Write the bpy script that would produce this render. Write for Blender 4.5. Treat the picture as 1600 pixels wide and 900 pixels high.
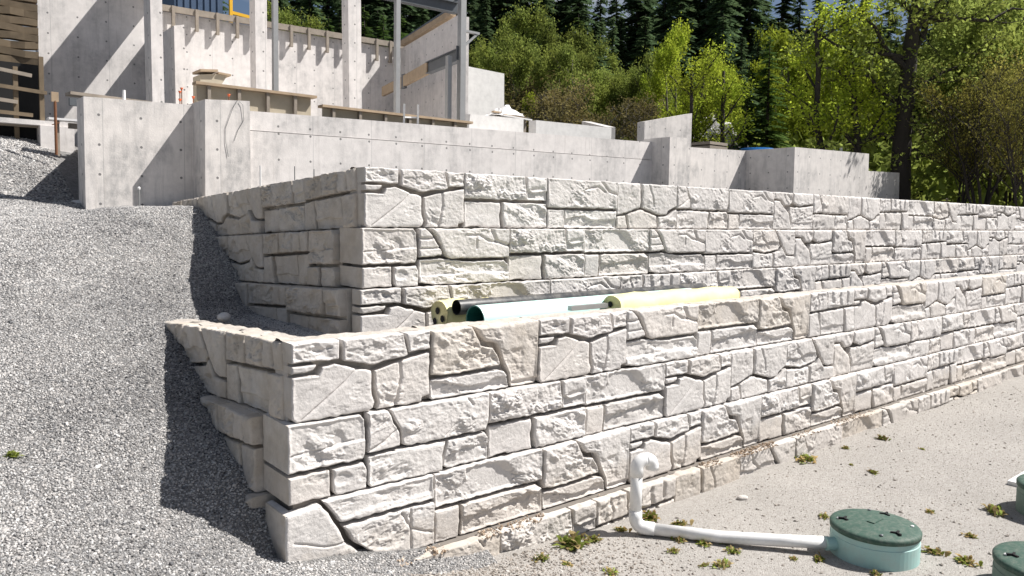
import bpy, math, random
import numpy as np
from mathutils import Matrix, Vector

for _o in list(bpy.data.objects):
    bpy.data.objects.remove(_o)
scene = bpy.context.scene
COL = scene.collection
rng = np.random.default_rng(7)
random.seed(7)

# ------------------------------------------------------------------ camera
yaw, pitch, roll = 0.6947, 0.0707, 0.0158
fw = Vector((math.sin(yaw) * math.cos(pitch), math.cos(yaw) * math.cos(pitch), -math.sin(pitch)))
rt = Vector((math.cos(yaw), -math.sin(yaw), 0))
upv = rt.cross(fw)
r2 = rt * math.cos(roll) + upv * math.sin(roll)
u2 = upv * math.cos(roll) - rt * math.sin(roll)
CAM = Vector((-2.3744, -5.3832, 2.8538))
cd = bpy.data.cameras.new('camera')
cam = bpy.data.objects.new('camera', cd)
COL.objects.link(cam)
M = Matrix((r2, u2, -fw)).transposed().to_4x4()
M.translation = CAM
cam.matrix_world = M
cd.sensor_width = 36
cd.lens = 27.098
cd.shift_y = -0.0152
cd.clip_end = 2000
scene.camera = cam

# ------------------------------------------------------------------ sky and sun
SUN = Vector((0.67, -0.42, 1.0)).normalized()          # towards the sun
w = bpy.data.worlds.new('World')
scene.world = w
w.use_nodes = True
nt = w.node_tree
nt.nodes.clear()
wo = nt.nodes.new('ShaderNodeOutputWorld')
bg = nt.nodes.new('ShaderNodeBackground')
sky = nt.nodes.new('ShaderNodeTexSky')
sky.sky_type = 'NISHITA'
sky.sun_disc = False
sky.sun_elevation = math.asin(SUN.z)
sky.sun_rotation = math.atan2(SUN.x, SUN.y)
sky.air_density = 0.8
sky.dust_density = 1.6
# broken white cloud over the whole sky
tc = nt.nodes.new('ShaderNodeTexCoord')
mp = nt.nodes.new('ShaderNodeMapping')
mp.inputs['Scale'].default_value = (1, 1, 2.2)
nz = nt.nodes.new('ShaderNodeTexNoise')
nz.inputs['Scale'].default_value = 3.2
nz.inputs['Detail'].default_value = 6
rp = nt.nodes.new('ShaderNodeValToRGB')
rp.color_ramp.elements[0].position = 0.50
rp.color_ramp.elements[1].position = 0.66
mx = nt.nodes.new('ShaderNodeMixRGB')
mx.inputs['Color2'].default_value = (6.5, 6.7, 7.0, 1)
L = nt.links.new
L(tc.outputs['Generated'], mp.inputs['Vector'])
L(mp.outputs['Vector'], nz.inputs['Vector'])
L(nz.outputs['Fac'], rp.inputs['Fac'])
L(rp.outputs['Color'], mx.inputs['Fac'])
L(sky.outputs['Color'], mx.inputs['Color1'])
L(mx.outputs['Color'], bg.inputs['Color'])
bg.inputs['Strength'].default_value = 0.05
L(bg.outputs['Background'], wo.inputs['Surface'])

sd = bpy.data.lights.new('sun', 'SUN')
sd.energy = 5.0
sd.angle = math.radians(0.5)
sd.color = (1.0, 0.965, 0.92)
so = bpy.data.objects.new('sun', sd)
COL.objects.link(so)
so.rotation_euler = SUN.to_track_quat('Z', 'Y').to_euler()

scene.view_settings.view_transform = 'Standard'
scene.view_settings.look = 'None'
scene.view_settings.gamma = 1
scene.view_settings.use_curve_mapping = False
scene.view_settings.exposure = 0.60
scene.cycles.max_bounces = 5
scene.cycles.diffuse_bounces = 3
scene.cycles.transparent_max_bounces = 6

# ------------------------------------------------------------------ helpers
def tag(o, label=None, cat=None, group=None, kind=None):
    if label: o['label'] = label
    if cat:
        o['category'] = cat
        o['kind'] = 'thing'
    if group: o['group'] = group
    if kind: o['kind'] = kind
    return o

def empty(name, loc=(0, 0, 0), label=None, cat=None, group=None):
    o = bpy.data.objects.new(name, None)
    o.empty_display_size = 0.2
    COL.objects.link(o)
    o.location = loc
    return tag(o, label, cat, group)

def link(name, me, parent=None, mat=None, loc=None):
    o = bpy.data.objects.new(name, me)
    COL.objects.link(o)
    if parent: o.parent = parent
    if loc is not None: o.location = loc
    if mat:
        if not me.materials: me.materials.append(mat)
        elif me.materials[0] != mat:
            o.material_slots[0].link = 'OBJECT'
            o.material_slots[0].material = mat
    return o

def mesh(name, v, f, smooth=False):
    me = bpy.data.meshes.new(name)
    if isinstance(v, np.ndarray): v = v.tolist()
    me.from_pydata(v, [], f)
    if smooth: me.polygons.foreach_set('use_smooth', [True] * len(me.polygons))
    me.update()
    return me

class MB:
    """collects shapes into one mesh"""
    def __init__(s): s.v = []; s.f = []
    def add(s, v, f):
        b = len(s.v); s.v += [tuple(q) for q in v]; s.f += [tuple(i + b for i in q) for q in f]; return s
    def box(s, x0, x1, y0, y1, z0, z1):
        return s.add([(x0,y0,z0),(x1,y0,z0),(x1,y1,z0),(x0,y1,z0),(x0,y0,z1),(x1,y0,z1),(x1,y1,z1),(x0,y1,z1)],
                     [(3,2,1,0),(4,5,6,7),(0,1,5,4),(1,2,6,5),(2,3,7,6),(3,0,4,7)])
    def beam(s, a, b, wd, ht, upd=(0, 0, 1)):
        a = Vector(a); b = Vector(b); d = (b - a).normalized(); sd_ = d.cross(Vector(upd))
        if sd_.length < 1e-4: sd_ = d.cross(Vector((0, 1, 0)))
        sd_.normalize(); n = sd_.cross(d)
        v = []
        for p_ in (a, b):
            for i, j in ((-1,-1),(1,-1),(1,1),(-1,1)): v.append(p_ + sd_ * (i * wd / 2) + n * (j * ht / 2))
        return s.add(v, [(3,2,1,0),(4,5,6,7),(0,1,5,4),(1,2,6,5),(2,3,7,6),(3,0,4,7)])
    def ibeam(s, a, b, wd, ht, t=0.02):
        a = Vector(a); b = Vector(b); d = (b - a).normalized()
        n = Vector((0, 0, 1))
        if abs(d.z) > 0.9: n = Vector((0, 1, 0))
        s.beam(a, b, t, ht - 2 * t, n)
        n2 = d.cross(n).normalized().cross(d)
        for k in (-1, 1):
            o_ = n2 * (k * (ht / 2 - t / 2)); s.beam(a + o_, b + o_, wd, t, n)
        return s
    def tube(s, pts, rad, n=10, caps=True):
        pts = [Vector(q) for q in pts]
        rads = rad if isinstance(rad, (list, tuple)) else [rad] * len(pts)
        v = []; f = []; prev = None
        for i, q in enumerate(pts):
            d = (pts[min(i + 1, len(pts) - 1)] - pts[max(i - 1, 0)]).normalized()
            if prev is None:
                a = d.cross(Vector((0, 0, 1)))
                if a.length < 0.01: a = d.cross(Vector((0, 1, 0)))
            else: a = prev - d * prev.dot(d)
            a.normalize(); prev = a; b = d.cross(a)
            for k in range(n):
                t = 2 * math.pi * k / n; v.append(q + (a * math.cos(t) + b * math.sin(t)) * rads[i])
        for i in range(len(pts) - 1):
            for k in range(n):
                f.append((i*n+k, i*n+(k+1) % n, (i+1)*n+(k+1) % n, (i+1)*n+k))
        if caps:
            f.append(tuple(range(n - 1, -1, -1))); f.append(tuple(range((len(pts)-1)*n, len(pts)*n)))
        return s.add(v, f)
    def lathe(s, prof, n=40, c=(0, 0, 0), cap=True):
        v = []; f = []
        for r_, z_ in prof:
            for k in range(n):
                t = 2 * math.pi * k / n; v.append((c[0] + r_ * math.cos(t), c[1] + r_ * math.sin(t), c[2] + z_))
        for i in range(len(prof) - 1):
            for k in range(n): f.append((i*n+k, i*n+(k+1) % n, (i+1)*n+(k+1) % n, (i+1)*n+k))
        if cap:
            f.append(tuple(range(n-1, -1, -1))); f.append(tuple(range((len(prof)-1)*n, len(prof)*n)))
        return s.add(v, f)
    def build(s, name, mat, parent=None, smooth=False, loc=None):
        me = mesh(name, s.v, s.f, smooth)
        return link(name, me, parent, mat, loc)

# value noise
_T = np.random.default_rng(11).random((256, 256))
def vnoise(x, y, seed=0):
    x = x + seed * 17.31; y = y + seed * 9.73
    xi = np.floor(x).astype(int); yi = np.floor(y).astype(int)
    fx = x - xi; fy = y - yi
    fx = fx * fx * (3 - 2 * fx); fy = fy * fy * (3 - 2 * fy)
    a = _T[xi % 256, yi % 256]; b = _T[(xi+1) % 256, yi % 256]
    c = _T[xi % 256, (yi+1) % 256]; d = _T[(xi+1) % 256, (yi+1) % 256]
    return (a*(1-fx) + b*fx)*(1-fy) + (c*(1-fx) + d*fx)*fy
def fbm(x, y, seed=0, o=4, g=0.5):
    s = 0; a = 1; t = 0
    for i in range(o):
        s = s + a * vnoise(x * 2**i, y * 2**i, seed + i * 3); t += a; a *= g
    return s / t - 0.5
def sstep(a, b, x):
    t = np.clip((x - a) / (b - a), 0, 1); return t * t * (3 - 2 * t)

# ------------------------------------------------------------------ materials
def nmat(name):
    m = bpy.data.materials.new(name); m.use_nodes = True
    t = m.node_tree; b = t.nodes['Principled BSDF']
    return m, t, b
def node(t, ty, **kw):
    n = t.nodes.new(ty)
    for k, v in kw.items():
        if k in n.inputs: n.inputs[k].default_value = v
        else: setattr(n, k, v)
    return n
def ramp(t, src, stops):
    r = t.nodes.new('ShaderNodeValToRGB'); e = r.color_ramp.elements
    while len(e) > 1: e.remove(e[0])
    e[0].position = stops[0][0]; e[0].color = (*stops[0][1], 1)
    for p_, c_ in stops[1:]:
        k = e.new(p_); k.color = (*c_, 1)
    t.links.new(src, r.inputs['Fac']); return r.outputs['Color']
def mixc(t, fac, a, b, mode='MIX'):
    m = t.nodes.new('ShaderNodeMixRGB'); m.blend_type = mode
    for s, k in ((fac, 'Fac'), (a, 'Color1'), (b, 'Color2')):
        if hasattr(s, 'links'): t.links.new(s, m.inputs[k])
        else: m.inputs[k].default_value = s if k == 'Fac' else (*s, 1)
    return m.outputs['Color']
def math_(t, op, a, b=None, c=None):
    m = t.nodes.new('ShaderNodeMath'); m.operation = op
    for i, s in enumerate((a, b, c)):
        if s is None: continue
        if hasattr(s, 'links'): t.links.new(s, m.inputs[i])
        else: m.inputs[i].default_value = s
    return m.outputs[0]
def noise(t, vec, scale, detail=4, rough=0.55):
    n = node(t, 'ShaderNodeTexNoise', Scale=scale, Detail=detail, Roughness=rough)
    if vec is not None: t.links.new(vec, n.inputs['Vector'])
    return n.outputs['Fac']
def bump(t, b, h, strength, dist):
    n = node(t, 'ShaderNodeBump', Strength=strength, Distance=dist)
    t.links.new(h, n.inputs['Height']); t.links.new(n.outputs['Normal'], b.inputs['Normal'])
def flat(name, col, rough=0.6, metal=0, var=0.15, sc=8):
    m, t, b = nmat(name)
    tcn = t.nodes.new('ShaderNodeTexCoord')
    n = noise(t, tcn.outputs['Object'], sc)
    c = mixc(t, n, tuple(x * (1 - var) for x in col), tuple(min(1, x * (1 + var)) for x in col))
    t.links.new(c, b.inputs['Base Color']); b.inputs['Roughness'].default_value = rough; b.inputs['Metallic'].default_value = metal
    return m

def dusty(m, dust=(0.42, 0.38, 0.33), amt=.55, sc=7):
    t = m.node_tree; b = t.nodes['Principled BSDF']; src = b.inputs['Base Color'].links[0].from_socket
    geo = t.nodes.new('ShaderNodeNewGeometry')
    n_ = noise(t, geo.outputs['Position'], sc, 7, .75)
    k = ramp(t, n_, [(.44, (0, 0, 0)), (.70, (1, 1, 1))])
    t.links.new(mixc(t, math_(t, 'MULTIPLY', k, amt), src, dust), b.inputs['Base Color'])
    b.inputs['Roughness'].default_value = min(1, b.inputs['Roughness'].default_value + .15)
    return m
def stone_mat(name, tint, stain):
    m, t, b = nmat(name)
    geo = t.nodes.new('ShaderNodeNewGeometry'); oi = t.nodes.new('ShaderNodeObjectInfo')
    P = geo.outputs['Position']
    n1 = noise(t, P, 2.2, 5); n2 = noise(t, P, 9, 6, 0.65); n3 = noise(t, P, 60, 3)
    base = ramp(t, n2, [(0.3, tuple(x * 0.84 for x in tint)), (0.5, tint), (0.72, tuple(min(1, x * 1.1) for x in tint))])
    pk = ramp(t, oi.outputs['Random'], [(0, (1.0, 0.99, 0.975)), (.4, (.95, .93, .915)), (.7, (.90, .89, .88)), (.85, (.98, .945, .905)), (1, (.84, .825, .81))])
    base = mixc(t, 1.0, base, pk, 'MULTIPLY')
    grey = ramp(t, n1, [(0.40, (0, 0, 0)), (0.62, (1, 1, 1))])
    base = mixc(t, math_(t, 'MULTIPLY', grey, 0.30), base, (0.50, 0.485, 0.47))
    if stain > 0:
        n4 = noise(t, P, 3.3, 6, 0.7)
        st = ramp(t, n4, [(0.42, (0, 0, 0)), (0.62, (1, 1, 1))])
        base = mixc(t, math_(t, 'MULTIPLY', st, stain), base, (0.36, 0.29, 0.20))
    sz_ = t.nodes.new('ShaderNodeSeparateXYZ'); t.links.new(P, sz_.inputs[0])
    dz_ = math_(t, 'ADD', sz_.outputs['Z'], math_(t, 'MULTIPLY', n2, -.55))
    spl = ramp(t, dz_, [(0.0, (.30, .30, .30)), (.12, (0, 0, 0))])
    base = mixc(t, spl, base, (0.42, 0.36, 0.29))
    sp = ramp(t, n3, [(0.62, (1, 1, 1)), (0.74, (0.72, 0.70, 0.68))])
    base = mixc(t, 0.5, base, sp, 'MULTIPLY')
    t.links.new(base, b.inputs['Base Color']); b.inputs['Roughness'].default_value = 0.9
    b.inputs['Specular IOR Level'].default_value = 0.2
    h = math_(t, 'ADD', n2, math_(t, 'MULTIPLY', noise(t, P, 45, 5, 0.7), 0.5))
    bump(t, b, h, 0.8, 0.012)
    return m
M_stone = stone_mat('pale_cast_stone', (0.665, 0.645, 0.63), 0.0)
M_stone_tan = stone_mat('weathered_cast_stone', (0.645, 0.605, 0.56), 0.22)
M_stone_wing = stone_mat('dusty_shade_cast_stone', (0.63, 0.585, 0.525), 0.34)
M_top = stone_mat('dusty_block_top', (0.55, 0.51, 0.465), 0.25)
M_core = flat('block_core', (0.19, 0.17, 0.15), 0.95, var=0.25, sc=14)

def concrete_mat(name, c, holes=True, stain=0.35, seams=True):
    m, t, b = nmat(name)
    tcn = t.nodes.new('ShaderNodeTexCoord'); geo = t.nodes.new('ShaderNodeNewGeometry')
    O = tcn.outputs['Object']
    sx = t.nodes.new('ShaderNodeSeparateXYZ'); t.links.new(O, sx.inputs[0])
    sn = t.nodes.new('ShaderNodeSeparateXYZ'); t.links.new(geo.outputs['Normal'], sn.inputs[0])
    side = math_(t, 'GREATER_THAN', math_(t, 'ABSOLUTE', sn.outputs['X']), 0.6)
    up_ = math_(t, 'GREATER_THAN', math_(t, 'ABSOLUTE', sn.outputs['Z']), 0.6)
    um = t.nodes.new('ShaderNodeMix'); t.links.new(side, um.inputs[0]); t.links.new(sx.outputs['X'], um.inputs[2]); t.links.new(sx.outputs['Y'], um.inputs[3])
    U = um.outputs[0]; Z = sx.outputs['Z']
    n1 = noise(t, O, 0.9, 6, 0.6); n2 = noise(t, O, 5, 6, 0.65)
    st = t.nodes.new('ShaderNodeMapping'); st.inputs['Scale'].default_value = (2.5, 2.5, 0.35); t.links.new(O, st.inputs['Vector'])
    n3 = noise(t, st.outputs['Vector'], 1.6, 6, 0.7)
    base = ramp(t, n2, [(0.3, tuple(x * 0.86 for x in c)), (0.55, c), (0.75, tuple(min(1, x * 1.08) for x in c))])
    dk = ramp(t, math_(t, 'ADD', math_(t, 'MULTIPLY', n1, 0.6), math_(t, 'MULTIPLY', n3, 0.4)), [(0.50 - .05 * stain, (0, 0, 0)), (0.61 - .03 * stain, (1, 1, 1))])
    dk = math_(t, 'MULTIPLY', dk, ramp(t, noise(t, O, 7, 5, .7), [(.35, (.25, .25, .25)), (.6, (1, 1, 1))]))
    base = mixc(t, math_(t, 'MULTIPLY', dk, stain), base, (0.32, 0.315, 0.31))
    def near(v, period, off):
        q = math_(t, 'FRACT', math_(t, 'DIVIDE', math_(t, 'ADD', v, off), period))
        return math_(t, 'MULTIPLY', math_(t, 'ABSOLUTE', math_(t, 'SUBTRACT', q, 0.5)), period)
    if seams:
        ln = math_(t, 'LESS_THAN', near(U, 1.22, 0.35), 0.007)
        base = mixc(t, math_(t, 'MULTIPLY', ln, 0.35), base, (0.25, 0.25, 0.25))
        dr = t.nodes.new('ShaderNodeMapping'); dr.inputs['Scale'].default_value = (9, 9, .5); t.links.new(O, dr.inputs['Vector'])
        dp = ramp(t, noise(t, dr.outputs['Vector'], 1.3, 4, .6), [(.58, (0, 0, 0)), (.70, (1, 1, 1))])
        base = mixc(t, math_(t, 'MULTIPLY', dp, 0.30), base, (0.40, 0.37, 0.34))
    if holes:
        du = near(U, 0.61, 0.1); dz = near(Z, 0.46, 0.12)
        r_ = math_(t, 'SQRT', math_(t, 'ADD', math_(t, 'MULTIPLY', du, du), math_(t, 'MULTIPLY', dz, dz)))
        hm = math_(t, 'MULTIPLY', math_(t, 'LESS_THAN', r_, 0.021), math_(t, 'SUBTRACT', 1.0, up_))
        base = mixc(t, math_(t, 'MULTIPLY', hm, 0.85), base, (0.12, 0.12, 0.12))
    t.links.new(base, b.inputs['Base Color']); b.inputs['Roughness'].default_value = 0.85
    b.inputs['Specular IOR Level'].default_value = 0.25
    bump(t, b, math_(t, 'ADD', n2, noise(t, O, 40, 3)), 0.25, 0.01)
    return m
M_conc = concrete_mat('site_concrete', (0.725, 0.69, 0.665), True, 0.6)
M_conc2 = concrete_mat('stained_concrete', (0.73, 0.69, 0.655), True, 0.85)
M_conc3 = concrete_mat('smooth_white_concrete', (0.70, 0.69, 0.67), False, 0.12, False)
M_conc4 = concrete_mat('weathered_end_concrete', (0.70, 0.665, 0.635), True, 0.7)
M_wood = flat('form_timber', (0.40, 0.30, 0.20), 0.85, var=0.3, sc=6)
M_wood2 = flat('grey_timber', (0.29, 0.25, 0.205), 0.9, var=0.35, sc=6)
M_ply = flat('form_plywood', (0.46, 0.40, 0.30), 0.8, var=0.25, sc=4)
M_lag = flat('lagging_timber', (0.17, 0.13, 0.085), 0.95, var=0.5, sc=5)
M_steel = flat('galvanised_steel', (0.36, 0.36, 0.355), 0.45, 0.6, 0.15)
M_steel_d = flat('dark_primed_steel', (0.12, 0.13, 0.14), 0.5, 0.3, 0.2)
M_rust = flat('rusty_steel', (0.22, 0.10, 0.05), 0.9, 0.2, 0.3)
M_orange = flat('orange_plastic', (0.75, 0.16, 0.05), 0.5, 0, 0.1)
M_pvc = flat('white_pvc', (0.80, 0.80, 0.79), 0.32, 0, 0.04)
M_black = flat('black_pvc', (0.02, 0.022, 0.026), 0.3, 0, 0.2)
M_mint = flat('mint_pvc', (0.58, 0.82, 0.77), 0.35, 0, 0.05)
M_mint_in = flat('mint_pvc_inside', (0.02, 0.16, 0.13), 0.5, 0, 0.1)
M_yel = flat('yellow_wrap', (0.80, 0.74, 0.38), 0.5, 0, 0.18, 12)
M_teal = flat('riser_teal', (0.34, 0.54, 0.51), 0.45, 0, 0.06, 3)
M_grn = flat('riser_lid_green', (0.032, 0.080, 0.058), 0.55, 0, 0.2, 9)
M_grn2 = flat('riser_old_green', (0.15, 0.22, 0.185), 0.6, 0, 0.2, 6)
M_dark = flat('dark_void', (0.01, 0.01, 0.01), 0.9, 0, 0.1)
M_blue = flat('blue_plastic', (0.03, 0.22, 0.62), 0.4, 0, 0.1)
M_yelm = flat('yellow_machine_paint', (0.80, 0.45, 0.02), 0.45, 0, 0.08)
M_navy = flat('navy_steel', (0.06, 0.10, 0.17), 0.5, 0.2, 0.3)
M_white = flat('white_plastic_sheet', (0.75, 0.74, 0.73), 0.5, 0, 0.1)
M_rock = flat('boulder_rock', (0.60, 0.585, 0.565), 0.9, 0, 0.25, 3)

for m_ in (M_grn, M_grn2): dusty(m_, amt=.22, sc=22)
dusty(M_teal, amt=.3); dusty(M_pvc, amt=.28); dusty(M_yel, (.55, .50, .32), .5, 16); dusty(M_black, amt=.35)

def leaf_mat(name, c, tr=0.35, var=0.35):
    m, t, b = nmat(name)
    geo = t.nodes.new('ShaderNodeNewGeometry'); oi = t.nodes.new('ShaderNodeObjectInfo')
    n = noise(t, geo.outputs['Position'], 0.9, 3)
    col = mixc(t, geo.outputs['Random Per Island'], tuple(x * (1 - var) for x in c), tuple(min(1, x * (1 + var)) for x in c))
    col = mixc(t, ramp(t, n, [(0.35, (0, 0, 0)), (0.65, (0.5, 0.5, 0.5))]), col, (c[0] * 1.25, c[1] * 1.05, c[2] * 0.8))
    hv = node(t, 'ShaderNodeHueSaturation'); t.links.new(col, hv.inputs['Color'])
    t.links.new(math_(t, 'ADD', 0.65, math_(t, 'MULTIPLY', oi.outputs['Random'], 0.7)), hv.inputs['Value'])
    d = t.nodes.new('ShaderNodeBsdfDiffuse'); tl = t.nodes.new('ShaderNodeBsdfTranslucent'); mxs = t.nodes.new('ShaderNodeMixShader')
    mxs.inputs[0].default_value = tr
    t.links.new(hv.outputs['Color'], d.inputs['Color']); t.links.new(hv.outputs['Color'], tl.inputs['Color'])
    t.links.new(d.outputs[0], mxs.inputs[1]); t.links.new(tl.outputs[0], mxs.inputs[2])
    t.links.new(mxs.outputs[0], t.nodes['Material Output'].inputs['Surface'])
    t.nodes.remove(b)
    return m
M_con = leaf_mat('dark_needles', (0.085, 0.135, 0.068), 0.35, .5)
M_midcon = leaf_mat('green_needles', (0.07, 0.12, 0.035), 0.25)
M_olive = leaf_mat('olive_leaves', (0.22, 0.275, 0.07), 0.5, 0.5)
M_bright = leaf_mat('spring_leaves', (0.32, 0.40, 0.05), 0.5, 0.45)
M_brown = leaf_mat('budding_twigs', (0.19, 0.17, 0.075), 0.4)
M_rusty = leaf_mat('ochre_leaves', (0.25, 0.245, 0.065), 0.45, .5)
M_weed = leaf_mat('weed_leaves', (0.20, 0.25, 0.06), 0.4, 0.45)
M_dry = leaf_mat('dry_grass', (0.33, 0.26, 0.13), 0.3)
M_bark = flat('dark_bark', (0.045, 0.037, 0.030), 0.95, 0, 0.4, 5)
M_bark2 = flat('grey_bark', (0.13, 0.115, 0.095), 0.95, 0, 0.35, 5)

def ground_mat(name, stops, sc, bstr, bd, speck=None):
    m, t, b = nmat(name)
    geo = t.nodes.new('ShaderNodeNewGeometry'); P = geo.outputs['Position']
    n1 = noise(t, P, 0.8, 5); n2 = noise(t, P, sc, 6, 0.75); n3 = noise(t, P, sc * 5, 4, 0.7)
    c = ramp(t, n2, stops)
    c = mixc(t, ramp(t, n1, [(0.38, (0, 0, 0)), (0.65, (0.45, 0.45, 0.45))]), c, tuple(x * 0.82 for x in stops[len(stops) // 2][1]))
    v = node(t, 'ShaderNodeTexVoronoi', Scale=sc * 4.5); t.links.new(P, v.inputs['Vector'])
    sv = t.nodes.new('ShaderNodeSeparateColor'); t.links.new(v.outputs['Color'], sv.inputs[0])
    gr = ramp(t, sv.outputs[0], [(0.0, (0.62, 0.60, 0.58)), (0.5, (0.95, 0.94, 0.93)), (1.0, (1.15, 1.15, 1.15))])
    c = mixc(t, 0.6, c, gr, 'MULTIPLY')
    t.links.new(c, b.inputs['Base Color']); b.inputs['Roughness'].default_value = 0.95
    b.inputs['Specular IOR Level'].default_value = 0.15
    bump(t, b, math_(t, 'ADD', n3, math_(t, 'MULTIPLY', v.outputs['Distance'], -1.2)), bstr, bd)
    return m
M_sand = ground_mat('packed_sandy_ground', [(0.3, (0.32, 0.30, 0.277)), (0.5, (0.39, 0.37, 0.345)), (0.7, (0.44, 0.42, 0.395))], 18, 0.6, 0.012)
M_gravbed = ground_mat('gravel_bed', [(0.3, (0.16, 0.155, 0.15)), (0.5, (0.27, 0.265, 0.26)), (0.7, (0.36, 0.355, 0.35))], 14, 0.9, 0.02)
M_soil = ground_mat('forest_soil', [(0.3, (0.05, 0.045, 0.03)), (0.5, (0.09, 0.08, 0.05)), (0.7, (0.12, 0.12, 0.06))], 3, 0.8, 0.1)

# ------------------------------------------------------------------ ground
def z_sand(x, y):
    return np.interp(x, [-3, 0, 1.5, 3, 4.5, 6.6, 15.4, 30], [.3, .18, -.10, -.22, -.22, -.2, -.13, -.1]) \
        + 0.02 * fbm(np.asarray(x) * 1.1, np.asarray(y) * 1.1, 5, 3) * 2

_ctl = np.array([(-.05,-.1,.28),(.4,-.5,.10),(.9,-.6,-.08),(1.5,-.8,-.28),(2.5,-1.2,-.45),(-.08,.09,.26),(-.08,.33,.52),(-.08,.65,.76),(-.08,1.11,.92),
    (-.08,1.7,1.16),(-.1,2.82,1.69),(-.8,.48,.68),(-1.85,0,.55),(-1.2,-1.2,.22),(-2.6,-1.6,.28),(-3.6,.5,.75),(-3,3,1.6),(-3,5,2.25),
    (-1,3,1.72),(-1.5,1.6,1.12),(0,4.2,2.1),(0,5.5,2.6),(1.2,4.2,1.72),(1.3,4.6,2.02),(1.3,5.46,2.5),(1.3,6.4,2.93),(1.2,7.0,2.97),
    (.2,7.9,2.86),(1.9,7.9,2.88),(-3,7.7,2.84),(-6,7.7,2.84),(-6,4,2.0),(-6,0,.8),(-5,-3,.3),(0,-2.5,-.1),(-2,-4,0.1)])
def _rbf():
    d = np.linalg.norm(_ctl[:, None, :2] - _ctl[None, :, :2], axis=2)
    n = len(_ctl); A = np.zeros((n + 3, n + 3))
    A[:n, :n] = d + np.eye(n) * 0.02; A[:n, n] = 1; A[:n, n+1:] = _ctl[:, :2]; A[n, :n] = 1; A[n+1:, :n] = _ctl[:, :2].T
    return np.linalg.solve(A, np.r_[_ctl[:, 2], 0, 0, 0])
_wt = _rbf()
def z_slope(x, y):
    x = np.asarray(x, float); y = np.asarray(y, float)
    s = _wt[-3] + _wt[-2] * x + _wt[-1] * y
    for (a, b, _), w_ in zip(_ctl, _wt[:-3]): s = s + w_ * np.hypot(x - a, y - b)
    return s + 0.09 * fbm(x * 1.2, y * 1.2, 9, 4)
TERR = 1.63
def z_grav(x, y):
    z = z_slope(x, y)
    t = sstep(0.06, 0.2, x) * sstep(0.06, 0.2, y)
    return z * (1 - t) + np.maximum(z, TERR + 0.03 * fbm(np.asarray(x) * 3, np.asarray(y) * 3, 2, 3)) * t

def sheet(name, xs, ys, zf, mat, keep=None):
    X, Y = np.meshgrid(xs, ys); Z = zf(X, Y)
    v = np.c_[X.ravel(), Y.ravel(), Z.ravel()]; nx = len(xs); f = []
    kp = keep(X, Y).ravel() if keep else None
    for j in range(len(ys) - 1):
        for i in range(nx - 1):
            a = j * nx + i; q = (a, a + 1, a + nx + 1, a + nx)
            if kp is None or all(kp[k] for k in q): f.append(q)
    return link(name, mesh(name, v, f, True), None, mat)

tag(sheet('ground', np.r_[np.arange(-12, 12, .15), np.arange(12, 41, .5)], np.r_[np.arange(-40, -4, 1.0), np.arange(-4, .21, .12)], z_sand, M_sand),
    'pale packed sandy ground in front of the lower wall', 'ground', kind='structure')
tag(sheet('gravel_slope', np.arange(-10, 1.75, .07), np.arange(-3, 8.6, .07), z_grav, M_gravbed,
          lambda x, y: (z_grav(x, y) > z_sand(x, y) - 0.12) & ~((x > 1.55) & (y > 1.6)) & ~((x > 0.25) & (y > -0.05) & (y < 0.05))),
    'grey crushed gravel slope climbing past the left ends of the walls', 'gravel', kind='structure')
tag(sheet('terrace_ground', np.arange(1.62, 24, .4), np.arange(.1, 1.75, .15), lambda x, y: TERR - .004 + 0 * x, M_gravbed),
    'narrow gravel terrace between the lower and upper stone walls', 'ground', kind='structure')
tag(sheet('plateau_ground', np.arange(1.9, 26, .8), np.arange(1.9, 26, .8), lambda x, y: 2.98 + 0 * x, M_gravbed),
    'levelled fill behind the upper stone wall', 'ground', kind='structure')
def z_bank(x, y):
    return 2.80 + 1.65 * sstep(8.2, 13.5, y + 0.35 * (-x - 1)) + 0.12 * fbm(x * .8, y * .8, 3, 4)
tag(sheet('gravel_bank', np.arange(-12, 1.1, .2), np.arange(8.45, 17, .2), z_bank, M_gravbed),
    'loose gravel bank behind the slope beside the left concrete wall', 'gravel', kind='structure')
FH = np.array([math.sin(yaw), math.cos(yaw)])
def z_hill(x, y):
    d = (np.asarray(x) - CAM.x) * FH[0] + (np.asarray(y) - CAM.y) * FH[1]
    return 2.9 + .09 * np.maximum(0, d - 22) + .35 * fbm(np.asarray(x) * .1, np.asarray(y) * .1, 4, 3)
tag(sheet('hillside', np.arange(-60, 300, 4.0), np.arange(-60, 300, 4.0), z_hill, M_soil,
          lambda x, y: ((x - CAM.x) * FH[0] + (y - CAM.y) * FH[1] > 23) & ((x > 25) | (y > 16.5))),
    'wooded hillside rising behind the building site', 'hill', kind='structure')

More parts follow.
